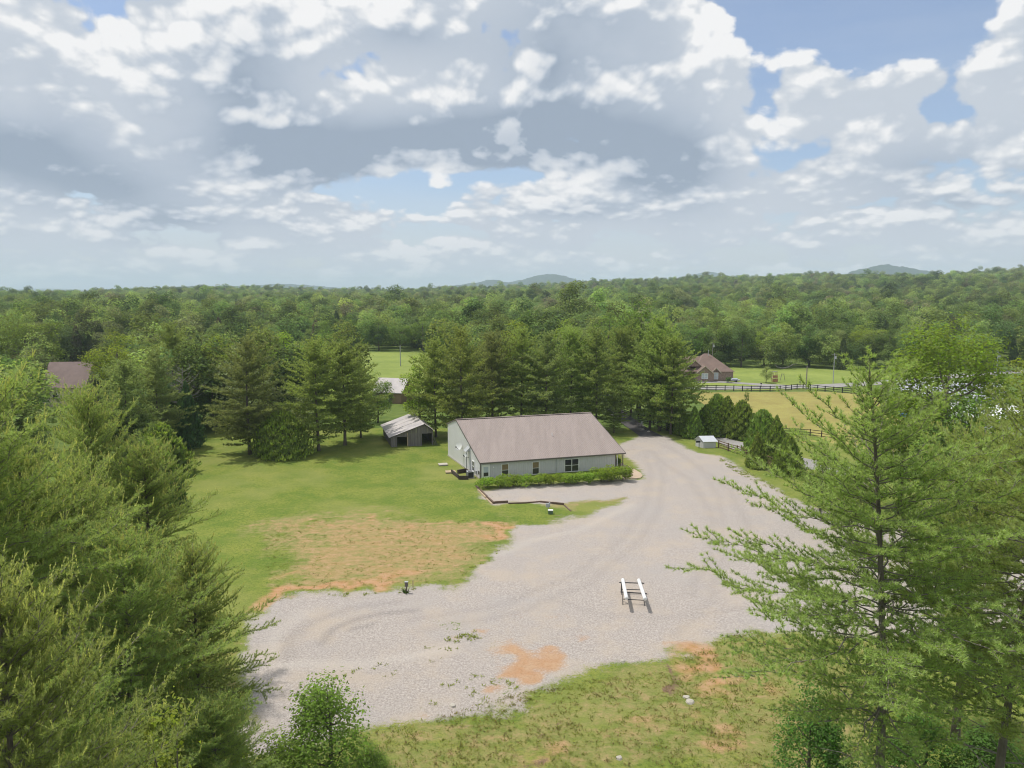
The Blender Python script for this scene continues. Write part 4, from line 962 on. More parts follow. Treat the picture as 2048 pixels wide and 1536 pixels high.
def tin(x0, z0, x1, z1):
    n_ = 9; dy = (LB + 0.9) / n_
    for k in range(n_):
        y0 = -0.45 + k * dy; lift = rb_.uniform(0.0, 0.02) + 0.03 * (k % 2)
        mb = MB(); seg = 4
        Vv = []
        for j in range(seg + 1):
            yy = y0 + (dy + 0.05) * j / seg; h_ = 0.025 if j % 2 else 0.0
            Vv += [wp(x0, yy, z0 + lift + h_ + rb_.uniform(0, .015)), wp(x1, yy, z1 + lift + h_)]
        mb.add(Vv, [(2 * j, 2 * j + 1, 2 * j + 3, 2 * j + 2) for j in range(seg)])
        obj('roof_sheet', mb, M_TIN, BARN)
sl = (ZP - ZL) / PX_; sr = (ZP - ZRr) / (WB - PX_)
tin(-0.5, ZL - 0.5 * sl + 0.02, PX_, ZP + 0.03); tin(WB + 0.3, ZRr - 0.3 * sr + 0.02, PX_, ZP + 0.035)

# ---- pump house, its pump post, rail fence
s0_, s1_ = G(1406.7, 896.4), G(1431.3, 896.0); s2_ = G(1391, 892)
su = s1_ - s0_; Ws = np.linalg.norm(su); su /= Ws; sn = s2_ - s0_; Ls = np.linalg.norm(sn); sn /= Ls
PH = thing('pump_house', 'tiny light grey metal pump house with a pale roof by the lot', 'shed', tuple(s0_))
def hp(x, y, z): return su * x + sn * y + np.array([0, 0, z])
zE, zRd = 1.36, 2.1; yr = Ls * 0.5
def sz_(y): return zE + (zRd - zE) * (1 - abs(y - yr) / yr)
wn = np.array([su[1], -su[0], 0])
wm = MB()
for (x0, y0, x1, y1) in ((0, 0, Ws, 0), (Ws, Ls, 0, Ls)):
    wm.add([hp(x0, y0, -0.1), hp(x1, y1, -0.1), hp(x1, y1, zE), hp(x0, y0, zE)], [(0, 1, 2, 3)])
for x_ in (0, Ws): wm.add([hp(x_, 0, -0.1), hp(x_, Ls, -0.1), hp(x_, Ls, zE), hp(x_, yr, zRd), hp(x_, 0, zE)], [(0, 1, 2, 3, 4)])
obj('wall', wm, M_WALL, PH)
rbm = MB()
for x_ in np.arange(0.12, Ws, 0.3): rbm.bar(hp(x_, 0, -0.1) + wn * 0.015, hp(x_, 0, zE - 0.02) + wn * 0.015, 0.05, 0.03, up=tuple(wn))
obj('siding_rib', rbm, M_WALL, PH)
for sg in (0, 1):
    mb = MB(); y0, y1 = (-0.22, yr) if sg == 0 else (Ls + 0.22, yr); z0 = zE - 0.22 * (zRd - zE) / yr
    mb.add([hp(-0.22, y0, z0 + .03), hp(Ws + 0.25, y0, z0 + .03), hp(Ws + 0.25, y1, zRd + .03), hp(-0.22, y1, zRd + .03), hp(-0.22, y0, z0), hp(Ws + 0.25, y0, z0), hp(Ws + 0.25, y1, zRd), hp(-0.22, y1, zRd)],
           [(0, 1, 2, 3), (7, 6, 5, 4), (0, 4, 5, 1), (1, 5, 6, 2), (3, 7, 4, 0)])
    obj('roof_panel', mb, mat('pale_shed_roof', (0.62, 0.64, 0.68), 0.5, 0.05, 1.0) if sg == 0 else bpy.data.materials['pale_shed_roof'], PH)
pp = thing('standpipe', 'dark green post with a black head standing before the pump house', 'standpipe', tuple(G(1398, 896.5)))
obj('post', MB().tube([(0, 0, -0.1), (0, 0, 1.4)], 0.07, 8), M_GREEN, pp)
obj('head', MB().bar((-0.55, 0.1, 1.2), (0.22, -0.05, 1.28), 0.24, 0.34), M_BLACK, pp)
obj('spout', MB().tube([(0.1, 0, 1.3), (0.3, -0.1, 1.45), (0.42, -0.15, 1.2)], 0.04, 6), M_BLACK, pp)
def rail_fence(name, label, pts, m, h, rails, post_w, rail_h, spacing, z0=0.0, group=None):
    P_ = [np.array([*p, z0]) for p in pts]; t_ = thing(name, label, 'fence', tuple(P_[0]), 0, group); o_ = P_[0]
    seg = []
    for a_, b_ in zip(P_[:-1], P_[1:]):
        n_ = max(1, int(round(np.linalg.norm(b_ - a_) / spacing)))
        for k in range(n_): seg.append(a_ + (b_ - a_) * k / n_)
    seg.append(P_[-1])
    post_me = MB().box((0, 0, h / 2 + 0.02), (post_w / 2, post_w / 2, h / 2 + 0.1)).mesh('post')
    for s_ in seg: obj('post', post_me, m, t_, tuple(s_ - o_))
    for a_, b_ in zip(seg[:-1], seg[1:]):
        d_ = unit(b_ - a_); off = np.array([-d_[1], d_[0], 0]) * (post_w / 2 + 0.022)
        for k in range(rails):
            z_ = h * (0.95 - k * (0.80 / max(1, rails - 1)) if rails > 1 else 0.9)
            obj('rail', MB().bar(a_ - o_ + off + (0, 0, z_), b_ - o_ + off + (0, 0, z_), 0.035, rail_h), m, t_)
rail_fence('rail_fence', 'brown four rail fence running from the pump house towards the pines', gp((1437, 896), (1456, 902.5), (1474, 907.5), (1492.5, 913), (1516, 921), (1545, 932)), M_BROWNFENCE, 1.4, 4, 0.17, 0.14, 2.4)
rail_fence('board_fence', 'black board fence between the hay field and the road', gp((1378, 779.5), (1450, 781), (1520, 782.5), (1560, 782), (1594, 778), (1606, 777.5), (1650, 782.5), (1720, 789)), M_BLACKFENCE, 1.5, 3, 0.20, 0.16, 2.5, -0.05)
rail_fence('board_fence', 'dark board fence in the shade behind the driveway pines', gp((1276, 842), (1300, 846), (1322, 857), (1345, 866)), M_DARKWOOD, 1.5, 4, 0.15, 0.14, 2.3)
rail_fence('board_fence', 'dark board fence deep under the trees beyond the driveway', gp((1228, 824), (1248, 829), (1262, 834)), M_DARKWOOD, 1.5, 4, 0.15, 0.14, 2.5)
rail_fence('wire_fence', 'thin grey fence at the foot of the green meadow', gp((700, 772), (745, 770), (790, 770), (800, 774), (830, 775), (860, 776)), M_GREY, 1.3, 3, 0.09, 0.03, 3.0, -0.05)
rail_fence('rail_fence', 'weathered rails crossing the hay field edge behind the big pine', gp((1560, 868), (1620, 872), (1690, 880), (1760, 886)), M_DARKWOOD, 1.3, 3, 0.15, 0.12, 2.6)
gt = thing('pipe_gate', 'dark pipe gate with a small white sign beside the driveway', 'gate', tuple(G(1270, 850)))
og = G(1270, 850); ge_ = G(1298, 861) - og
for z_ in (1.25, 0.85, 0.45): obj('rail', MB().tube([(0, 0, z_), ge_ + (0, 0, z_)], 0.04, 6), M_DARKWOOD, gt)
for f_ in (0, 0.5, 1): obj('upright', MB().tube([ge_ * f_ + (0, 0, 0.0), ge_ * f_ + (0, 0, 1.4)], 0.055, 6), M_DARKWOOD, gt)
obj('sign', MB().box(ge_ * 0.5 + (0, -0.12, 1.12), (0.24, 0.012, 0.26)), M_WHITE, gt)
for (px, py) in ((1286, 859.5), (1297, 864)):
    rk = MB(); rk.tube([(0, 0, 0.0), (0.02, 0, 0.16), (0, 0, 0.26)], [0.36, 0.32, 0.12], 7)
    tag(obj('rock', rk, M_STONE, None, tuple(G(px, py))), 'pale rock on the driveway verge ' + ('below the gate sign' if px < 1290 else 'at the gate end'), 'rock')

# ---- brick house across the road
M_BRICK = mat('mixed_brown_brick', (0.265, 0.185, 0.150), 0.9, 0.30, 2.5, col2=(0.33, 0.245, 0.205))
M_SHINGLE = mat('brown_shingle', (0.205, 0.146, 0.120), 0.9, 0.16, 0.6)
M_CREAM = mat('cream_trim', (0.62, 0.53, 0.44), 0.7, 0.08, 1.0)
hx0, hx1 = AT(1372, 230)[0], AT(1469, 230)[0]
HS = thing('brick_house', 'brown brick house with a steep hipped roof across the road', 'house', (hx0, 230.0, -0.05))
HWd = hx1 - hx0; HD = 15.0; HE = 3.1
wl = MB()
def wall(a_, b_, z1=HE): wl.add([(*a_, 0), (*b_, 0), (*b_, z1), (*a_, z1)], [(0, 1, 2, 3)])
wall((0, 2.0), (3.2, 2.0)); wall((3.2, 0), (3.2, 2.0)); wall((3.2, 0), (8.9, 0)); wall((8.9, 0), (8.9, 1.6)); wall((8.9, 1.6), (HWd, 1.6)); wall((HWd, 1.6), (HWd, HD)); wall((HWd, HD), (0, HD)); wall((0, HD), (0, 2.0))
obj('wall', wl, M_BRICK, HS)
def roof_hip(x0, x1, y0, y1, ze, zr, rx0, rx1, ov=0.4):
    ym = (y0 + y1) / 2; mb = MB()
    mb.add([(x0 - ov, y0 - ov, ze), (x1 + ov, y0 - ov, ze), (x1 + ov, y1 + ov, ze), (x0 - ov, y1 + ov, ze), (rx0, ym, zr), (rx1, ym, zr)], [(0, 1, 5, 4), (1, 2, 5), (2, 3, 4, 5), (3, 0, 4), (0, 3, 2, 1)])
    return mb
mr = obj('roof', roof_hip(3.0, HWd, 1.6, HD, HE - 0.05, 8.3, 7.6, 9.2), M_SHINGLE, HS)
obj('roof', roof_hip(-4.5, 6.5, 3.2, HD - 1, HE - 0.06, 7.4, -1.0, 6.0), M_SHINGLE, HS)
wl2 = MB(); wl2.add([(-4.5, 3.2, 0), (0, 3.2, 0), (0, 3.2, HE), (-4.5, 3.2, HE)], [(0, 1, 2, 3)]); wl2.add([(-4.5, HD - 1, 0), (-4.5, 3.2, 0), (-4.5, 3.2, HE), (-4.5, HD - 1, HE)], [(0, 1, 2, 3)])
obj('wing_wall', wl2, M_BRICK, HS)
def gable(xc, hw, y, ze, zp, depth):
    mb = MB(); mb.add([(xc - hw, y, ze), (xc + hw, y, ze), (xc, y, zp)], [(0, 1, 2)]); g_ = obj('gable', mb, M_BRICK, HS)
    sl_ = (zp - ze) / hw; mb = MB(); o_ = 0.35
    for s_ in (-1, 1):
        mb.add([(xc + s_ * (hw + o_), y - 0.35, ze - o_ * sl_ + 0.06), (xc, y - 0.35, zp + 0.06), (xc, y + depth, zp + 0.06), (xc + s_ * (hw + o_), y + depth, ze - o_ * sl_ + 0.06)], [(0, 1, 2, 3)])
    obj('gable_roof', mb, M_SHINGLE, g_)
    mb = MB()
    for s_ in (-1, 1): mb.bar((xc + s_ * (hw + o_), y - 0.37, ze - o_ * sl_ - 0.05), (xc, y - 0.37, zp - 0.05), 0.06, 0.22)
    obj('bargeboard', mb, M_CREAM, g_)
gable(5.9, 2.5, -0.02, HE - 0.1, 5.0, 4.5); gable(3.4, 2.3, 2.6, 4.6, 6.6, 5.0); gable(9.9, 1.4, 1.55, HE - 0.15, 4.25, 3.0)
def hwin(x0, x1, z0, z1, y, cols):
    f_ = MB()
    for x_ in np.linspace(x0, x1, cols + 1): f_.box((x_, y - 0.05, (z0 + z1) / 2), (0.09, 0.05, (z1 - z0) / 2 + 0.06))
    for z_ in (z0, (z0 + z1) / 2, z1): f_.box(((x0 + x1) / 2, y - 0.045, z_), ((x1 - x0) / 2, 0.05, 0.07))
    w_ = obj('window', f_, M_WHITE, HS); mb = MB(); mb.add([(x0, y - 0.03, z0), (x1, y - 0.03, z0), (x1, y - 0.03, z1), (x0, y - 0.03, z1)], [(0, 1, 2, 3)]); obj('pane', mb, M_BLIND, w_)
hwin(5.0, 6.9, 0.9, 2.6, 0, 2); hwin(9.3, 10.6, 0.6, 2.7, 1.6, 2)
mb = MB(); mb.add([(1.0, 1.97, 0), (2.0, 1.97, 0), (2.0, 1.97, 2.2), (1.0, 1.97, 2.2)], [(0, 1, 2, 3)]); obj('door', mb, mat('red_brown_door', (0.22, 0.075, 0.05), 0.6), HS)
for x_ in (0.05, 2.95): obj('porch_post', MB().bar((x_, 0.4, 0), (x_, 0.4, HE), 0.2), M_CREAM, HS)
obj('porch_roof', MB().box((1.3, 1.1, HE + 0.12), (2.0, 1.2, 0.08)), M_SHINGLE, HS)
obj('vent_pipe', MB().tube([(8.8, 7.0, 7.6), (8.8, 7.0, 9.6)], 0.09, 6), M_GREY, HS)
# things round the brick house
def lump_shrub(px, Y, W_, H_, label, seed, color):
    g = gen_shrub(seed, W_, H_, 700, 0.28); return plant('shrub', label, 'shrub', [('stems', g[0], M_LIMB, ''), ('crown', g[1], M_LEAF, 'leaf')], tuple(AT(px, Y)), color=color)
lump_shrub(1456, 228, 1.8, 2.0, 'dark round shrub at the corner of the brick house', 61, C_DARK)
tg = thing('trailer', 'small covered trailer parked beside the brick house', 'trailer', tuple(AT(1470, 229)))
obj('bed', MB().box((0, 0, 0.6), (1.5, 0.8, 0.12)), M_GREY, tg); obj('cover', MB().box((-0.2, 0, 0.9), (0.9, 0.65, 0.22)), M_BLIND, tg)
for s_ in (-1, 1): obj('wheel', MB().tube([(0.1, s_ * 0.85, 0.33), (0.1, s_ * 1.02, 0.33)], 0.33, 12), M_BLACK, tg)
bs = thing('play_tower', 'small tan play tower beside the willow on the house lawn', 'play tower', tuple(AT(1548.5, 229)))
for sx in (-1, 1):
    for sy in (-1, 1): obj('post', MB().bar((sx * 0.7, sy * 0.6, 0), (sx * 0.6, sy * 0.5, 3.0), 0.14), M_NEWWOOD, bs)
obj('deck', MB().box((0, 0, 1.4), (0.8, 0.7, 0.08)), M_NEWWOOD, bs); obj('panel', MB().box((0, -0.66, 1.8), (0.75, 0.05, 0.35)).box((0, -0.72, 0.6), (0.85, 0.05, 0.5)), mat('faded_red_plastic', (0.42, 0.20, 0.13), 0.6), bs)
obj('canopy', MB().bar((-0.8, 0, 3.25), (0.8, 0, 3.25), 1.3, 0.1), M_OLDWOOD, bs)
lg = MB(); lg.tube([AT(1549, 268) - AT(1549, 268) + (0, 0, 1.9), (0.9, 0, 0.8), (3.2, 0.2, 0.35), (5.2, 0, 0.8), (6.8, 0, 1.8), (8.6, 0, 2.0)], [0.1, 0.16, 0.24, 0.22, 0.16, 0.08], 8)
tag(obj('fallen_trunk', lg.mesh('fallen_trunk', True), M_DEAD, None, tuple(AT(1549, 268) + (0, 0, -0.2))), 'pale fallen trunk curving at the edge of the house lawn', 'log')
def pole(label, px, Y, h, arms=True, m=None, name='utility_pole', r=0.14):
    t_ = thing(name, label, 'pole', tuple(AT(px, Y) + (0, 0, -0.1)))
    obj('shaft', MB().tube([(0, 0, 0), (0, 0, h)], [r, r * 0.75], 8), m or M_DEAD, t_)
    if arms:
        obj('crossarm', MB().bar((-0.9, 0, h - 0.5), (0.9, 0, h - 0.5), 0.12), M_DEAD, t_)
        obj('transformer', MB().tube([(0.3, -0.25, h - 1.9), (0.3, -0.25, h - 1.0)], 0.26, 10), M_GREY, t_)
    else: obj('insulator', MB().tube([(0, 0, h), (0, 0, h + 0.25)], 0.05, 6), M_GREY, t_)
pole('thin pale pole standing alone in the green meadow', 801, 277, 8.0, False, M_GREY, r=0.20)
pole('bare grey pole at the bend of the black board fence', 1612, 211, 6.9, False, r=0.2)
pole('tall pole with a transformer behind the big pine top', 1666, 226, 9.6, True, M_GREY)
pole('pole with a transformer above the bright tree beyond the big pines', 1988, 190, 13.0, True, M_GREY)
pole('pole rising behind the roof of the brick house', 1424, 262, 10.5, True)
def mailbox(label, px, Y):
    t_ = thing('mailbox', label, 'mailbox', tuple(AT(px, Y))); obj('post', MB().bar((0, 0, -0.1), (0, 0, 1.05), 0.12), M_TIMBER, t_); obj('box', MB().box((0, 0, 1.2), (0.16, 0.30, 0.16)), M_BLACK, t_)
mailbox('dark mailbox at the end of the house drive', 1600, 219); mailbox('dark mailbox on the road verge before the willow', 1522, 216)
swing = thing('swing_frame', 'thin wooden frame standing on the lawn beyond the willow', 'frame', tuple(AT(1565, 232)))
for s_ in (-1, 1): obj('leg', MB().bar((s_ * 0.8, 0, 0), (s_ * 0.3, 0, 2.2), 0.12), M_DEAD, swing)
obj('beam', MB().bar((-0.5, 0, 2.2), (0.5, 0, 2.2), 0.12), M_DEAD, swing)

# ---- house with the brown gable among the trees, grey-roofed house, white sheds on the road
def simple_house(name, label, px, Y, w_, d_, he, hr, mw, mr_, rz=0.0, door_m=None, wins=2):
    t_ = thing(name, label, 'house' if 'house' in name else 'building', tuple(AT(px, Y) + (0, 0, -0.1)), rz)
    mb = MB(); x, y = w_ / 2, d_ / 2
    mb.add([(-x, -y, 0), (x, -y, 0), (x, y, 0), (-x, y, 0), (-x, -y, he), (x, -y, he), (x, y, he), (-x, y, he), (-x, 0, hr), (x, 0, hr)], [(0, 1, 5, 4), (2, 3, 7, 6), (1, 2, 6, 9, 5), (3, 0, 4, 8, 7)])
    obj('wall', mb, mw, t_)
    s_ = (hr - he) / y
    for sg in (-1, 1):
        mb = MB(); o_ = 0.4
        mb.add([(-x - o_, sg * (y + o_), he - o_ * s_ + 0.08), (x + o_, sg * (y + o_), he - o_ * s_ + 0.08), (x + o_, 0, hr + 0.08), (-x - o_, 0, hr + 0.08), (-x - o_, sg * (y + o_), he - o_ * s_ - 0.06), (x + o_, sg * (y + o_), he - o_ * s_ - 0.06), (x + o_, 0, hr - 0.06), (-x - o_, 0, hr - 0.06)],
               [(0, 1, 2, 3), (7, 6, 5, 4), (0, 4, 5, 1), (1, 5, 6, 2), (3, 7, 4, 0)])
        obj('roof', mb, mr_, t_)
    for k in range(wins):
        x_ = -x + w_ * (k + 0.75) / (wins + 0.5)
        f_ = obj('window', MB().box((x_, -y - 0.02, he * 0.55), (0.6, 0.05, 0.75)), M_WHITE, t_)
        obj('pane', MB().box((x_, -y - 0.06, he * 0.55), (0.5, 0.03, 0.65)), M_GLASS, f_)
    obj('door', MB().box((0.0 + w_ * 0.1, -y - 0.02, 1.05), (0.5, 0.04, 1.05)), door_m or M_TRIM, t_)
    return t_
simple_house('house', 'brown shingled gable roof showing between the trees far left', 150, 186, 10.0, 11, 5.0, 10.7, M_CREAM, mat('dull_brown_shingle', (0.23, 0.172, 0.155), 0.9, 0.14, 0.6), 0.12)
gh = simple_house('house', 'tan house with a light grey roof behind the barn', 788, 190, 8, 9, 3.0, 6.0, mat('tan_clapboard', (0.34, 0.235, 0.16), 0.85, 0.12, 1.0), M_TIN, -0.25, wins=1)
M_RED = mat('barn_red', (0.30, 0.075, 0.055), 0.8)
simple_house('grey_building', 'long pale grey metal building behind the huge leafy tree', 1880, 172, 24, 12, 4.6, 7.4, M_GREY, M_GREY, -0.35)
simple_house('white_building', 'white shed half hidden behind the outer big pine', 1975, 150, 13, 8, 3.2, 5.4, M_WHITE, M_WHITE, -0.5)
simple_house('red_building', 'small red shed low in the thicket under the leafy tree', 1888, 118, 5, 4, 2.6, 4.0, M_RED, M_TIN, 0.2, wins=1)
cv = thing('canopy_tent', 'blue canopy with pale legs beyond the leafy tree', 'canopy', tuple(AT(1803, 152)))
mbc = MB(); mbc.add([(-1.9, -1.9, 2.6), (1.9, -1.9, 2.6), (1.9, 1.9, 2.6), (-1.9, 1.9, 2.6), (0, 0, 3.6)], [(0, 1, 4), (1, 2, 4), (2, 3, 4), (3, 0, 4)])
obj('cover', mbc, mat('blue_tarp', (0.10, 0.25, 0.55), 0.6), cv)
for sx in (-1, 1):
    for sy in (-1, 1): obj('leg', MB().bar((sx * 1.85, sy * 1.85, 0), (sx * 1.85, sy * 1.85, 2.6), 0.08), M_GREY, cv)

# ------------------------------------------------------------------ trees and bushes
PINE_M = [gen_pine(100 + k, 20.0, 7.0, 0.10 + 0.03 * k, whorl=1.05, nb=7, tuft=0.34, per=13, nl=0.40, nw=0.12, twig_step=0.30, bare=0.14, curve=0.15, pw=0.52) for k in range(3)]
BROAD = [gen_broad(1, 18, 12, 0.16, 40, 6500, 0.42, 'dome'), gen_broad(2, 18, 10, 0.18, 36, 6000, 0.40, 'tall'), gen_broad(3, 16, 13, 0.12, 44, 6500, 0.42, 'round'), gen_broad(4, 22, 12, 0.15, 46, 7500, 0.42, 'tall', airy=0.4), gen_broad(5, 15, 12, 0.10, 36, 6000, 0.40, 'dome', airy=0.3)]
ARB = [gen_cone_evergreen(12, 7.0, 5.2, 3400, 0.60, 0.5), gen_cone_evergreen(13, 7.0, 4.0, 3000, 0.62, 0.85), gen_cone_evergreen(7, 7.0, 4.6, 3200, 0.46, 0.6), gen_cone_evergreen(8, 7.0, 4.2, 3000, 0.44, 0.75)]
ARBB = gen_cone_evergreen(9, 8.0, 10.0, 6500, 0.45, 0.42)
FIR = gen_cone_evergreen(10, 12.0, 6.0, 4800, 0.50, 0.75)
rt = random.Random(11)
def pine(label, px, Y, H, k=0, color=C_PINE, wide=1.0, group='white pines round the yard', sz=None):
    s = H / 20.0
    return plant('pine_tree', label, 'pine tree', pine_parts(PINE_M[k % 3]), tuple(AT(px, Y)), rt.uniform(0, 6.28), s * wide, s, color, group)
def broad(label, px, Y, H, k=0, color=C_BROAD, wide=1.0, z=0.0, group='broadleaf trees round the yard', name='leafy_tree'):
    s = H / (18, 18, 16, 22, 15)[k]
    return plant(name, label, 'tree', broad_parts(BROAD[k]), tuple(AT(px, Y) + (0, 0, z)), rt.uniform(0, 6.28), s * wide, s, color, group)
# pines along the far side of the lawn
pine('tall olive pine with a bare foot at the lawn edge, left of the dense evergreen', 500, 126.6, 19.6, 0, C_OLIVE, 1.16)
pine('tall pine with a bare foot just right of the dense evergreen bush', 638, 129, 19.4, 1, C_PINE, 1.16)
pine('broad pine with a leaning foot between the lawn pines and the barn', 690, 134, 19.0, 2, C_PINE2, 1.16)
pine('rounded pine reaching down over the barn roof', 722, 141, 13.8, 0, C_PINE2, 1.0)
pine('dark pine standing high behind the lawn pines', 352, 152, 21.0, 1, C_PINE2, 0.9)
pine('soft olive pine beside the left pine mass, above the garden', 262, 118, 17.0, 2, C_OLIVE, 1.0)
pine('fluffy olive pine in front of the bright domed tree', 318, 128, 17.5, 0, C_OLIVE, 1.0)
# pines behind the building
for lb, px, Y, H, k, c in (('leftmost tall pine of the row behind the building', 872, 142, 18.5, 1, C_PINE), ('tall pine behind the left end of the building ridge', 925, 139, 20.8, 0, C_PINE), ('pine second right of the ridge end behind the building', 985, 147, 19.8, 2, C_OLIVE),
                           ('pine behind the middle of the building ridge', 1042, 149, 20.2, 1, C_PINE), ('pine behind the roof vent of the building', 1092, 145, 19.6, 0, C_OLIVE), ('tall pine behind the right part of the ridge', 1140, 150, 20.6, 2, C_PINE),
                           ('rightmost pine of the row behind the building', 1192, 148, 20.0, 1, C_PINE2), ('tall pine on the drive verge, farther from the evergreen cones', 1319, 148, 22.5, 0, C_PINE), ('pine on the drive verge next to the first evergreen cone', 1341, 144.5, 19.0, 2, C_PINE),
                           ('pine leaning over the pipe gate', 1299, 150, 19.0, 1, C_PINE2), ('shaded pine left of the driveway', 1240, 162, 20.0, 2, C_PINE2), ('shaded pine at the bend of the driveway', 1262, 170, 21.0, 0, C_PINE2)):
    pine(lb, px, Y, H, k, c)
pine('low bushy pine at the right end of the building', 1228, 146, 7.5, 1, C_PINE2, 1.25)
# broadleaf trees near the yard
broad('bright green leafy tree left of the pines behind the building', 840, 145, 16.4, 1, C_BRIGHT, 0.95)
broad('leafy tree in front of the grey roof behind the barn', 756, 158, 11.5, 2, C_BROAD, 0.8)
broad('very large rounded leafy tree rising over the driveway', 1278, 172, 27.5, 3, (0.167, 0.285, 0.061, 1), 1.05)
broad('bright domed tree behind the olive pines', 240, 168, 19.5, 0, C_BRIGHT, 1.15)
broad('tall spreading tree above the brown roof', 62, 216, 24.5, 2, (0.190, 0.275, 0.067, 1), 0.95)
broad('dark leafy tree before the brown roof', 52, 150, 15.5, 0, C_DARK, 1.0)
broad('leafy tree at the picture edge beside the dark one', 5, 140, 16.5, 4, C_BROAD, 1.0)
broad('dark low tree in shade behind the tall fir', 430, 147, 11.5, 4, C_DARK, 0.95)
broad('yellow-green tree standing above the dark pine', 440, 175, 18.5, 1, C_BRIGHT, 1.1)
broad('light green tree above the first lawn pine', 570, 185, 19.0, 0, C_BRIGHT, 1.0)
broad('rounded green tree behind the middle lawn pine', 650, 190, 18.5, 2, C_BROAD, 1.0)
broad('tall bright tree behind the pine row, over the middle of the ridge', 1030, 185, 21.5, 1, C_BRIGHT, 1.05)
broad('feathery light tree behind the right part of the pine row', 1130, 190, 22.0, 3, C_BRIGHT, 0.9)
broad('leafy tree filling the gap right of the pine row', 1215, 200, 23.5, 0, C_BROAD, 0.9)
BROAD.append(gen_broad(6, 26, 16.5, 0.10, 70, 18000, 0.40, 'dome', airy=0.3))
plant('leafy_tree', 'huge bright leafy tree behind the two big pines', 'tree', broad_parts(BROAD[5]), tuple(AT(1876, 88)), 1.2, 1.0, 1.01, (0.225, 0.335, 0.060, 1), 'broadleaf trees round the yard')
broad('leafy thicket tree low under the huge bright tree', 1800, 92, 16.0, 2, C_BROAD, 0.9)
broad('dark thicket tree between the two big pines', 1915, 82, 17.5, 4, C_BROAD, 0.85)
broad('bright tree at the picture edge above the outer pine', 2040, 96, 20.5, 1, C_BRIGHT, 1.0)
broad('dark undergrowth tree beside the evergreen cones', 1640, 92, 8.5, 4, C_BROAD, 0.9)
broad('low leafy tree behind the big pine trunk', 1700, 80, 9.0, 2, C_BROAD, 0.9)
# evergreens
plant('arborvitae', 'very broad dense evergreen bush between the lawn pines', 'evergreen bush', broad_parts(ARBB), tuple(AT(566, 125)), 0.4, 1.0, 1.0, C_ARB)
plant('fir_tree', 'dark blue-green fir at the far left corner of the lawn', 'fir tree', broad_parts(FIR), tuple(AT(378, 132)), 1.0, 0.95, 1.02, (0.104, 0.180, 0.085, 1))
g_dead = gen_bare(5, 14.0)
plant('dead_tree', 'bare grey dead tree above the dark fir', 'dead tree', [('trunk', g_dead[0], M_DEAD, ''), ('branches', g_dead[1], M_DEAD, '')], tuple(AT(372, 141)), 0.0, 1.0, 1.0)
for lb, px, Y, H, w in (('yellowish evergreen cone next to the drive verge pines', 1360, 145, 6.2, 1.0), ('evergreen cone behind the pump house corner', 1388, 141, 6.6, 1.1), ('low evergreen cone behind the pump house roof', 1413, 146, 6.2, 1.05), ('dark evergreen cone left in the tallest cluster by the lane', 1434, 148, 8.2, 1.0),
                        ('evergreen cone in the middle of the tallest cluster by the lane', 1453, 145, 8.2, 1.0), ('sharp evergreen cone at the right of the tallest cluster by the lane', 1482, 140.5, 8.0, 1.05), ('short evergreen cone alone right of the sharp one', 1506, 142, 5.0, 0.8),
                        ('tall evergreen cone above the lane end', 1524, 126, 8.6, 1.0), ('evergreen cone touching the big pine boughs', 1550, 122, 8.2, 1.05), ('evergreen cone at the end of the brown rail fence', 1513, 116.5, 6.2, 1.0), ('evergreen cone under the big pine boughs', 1575, 112, 7.0, 1.1), ('thin evergreen beside the driveway pines', 1347, 149, 5.2, 0.9), ('low bushy evergreen filling the row left of the sharp cone', 1466, 142, 5.0, 1.5), ('low bushy evergreen between the pump house and the cluster', 1424, 143, 4.6, 1.5), ('low bushy evergreen at the row start', 1375, 144, 4.4, 1.4)):
    plant('arborvitae', lb, 'evergreen', broad_parts(ARB[rt.randint(0, 3)]), tuple(AT(px, Y)), rt.uniform(0, 6.28), w * H / 7.0, H / 7.0 * 0.92, C_ARB, 'evergreen cones along the lane')
for lb, px, Y, H, w, c in (('tall yellow-green evergreen at the left lawn edge', 322, 112, 8.2, 1.5, C_ARB), ('second evergreen at the left lawn edge, half behind pine boughs', 300, 104, 7.5, 1.5, C_ARB), ('dark low evergreen touching the lawn below the others', 342, 93, 5.0, 1.2, C_DARK), ('evergreen shrub at the lawn corner below the fir', 335, 120, 5.0, 1.3, C_BROAD)):
    plant('arborvitae', lb, 'evergreen', broad_parts(ARB[0]), tuple(AT(px, Y)), rt.uniform(0, 6), w * H / 7, H / 7, c, 'evergreens along the left lawn edge')
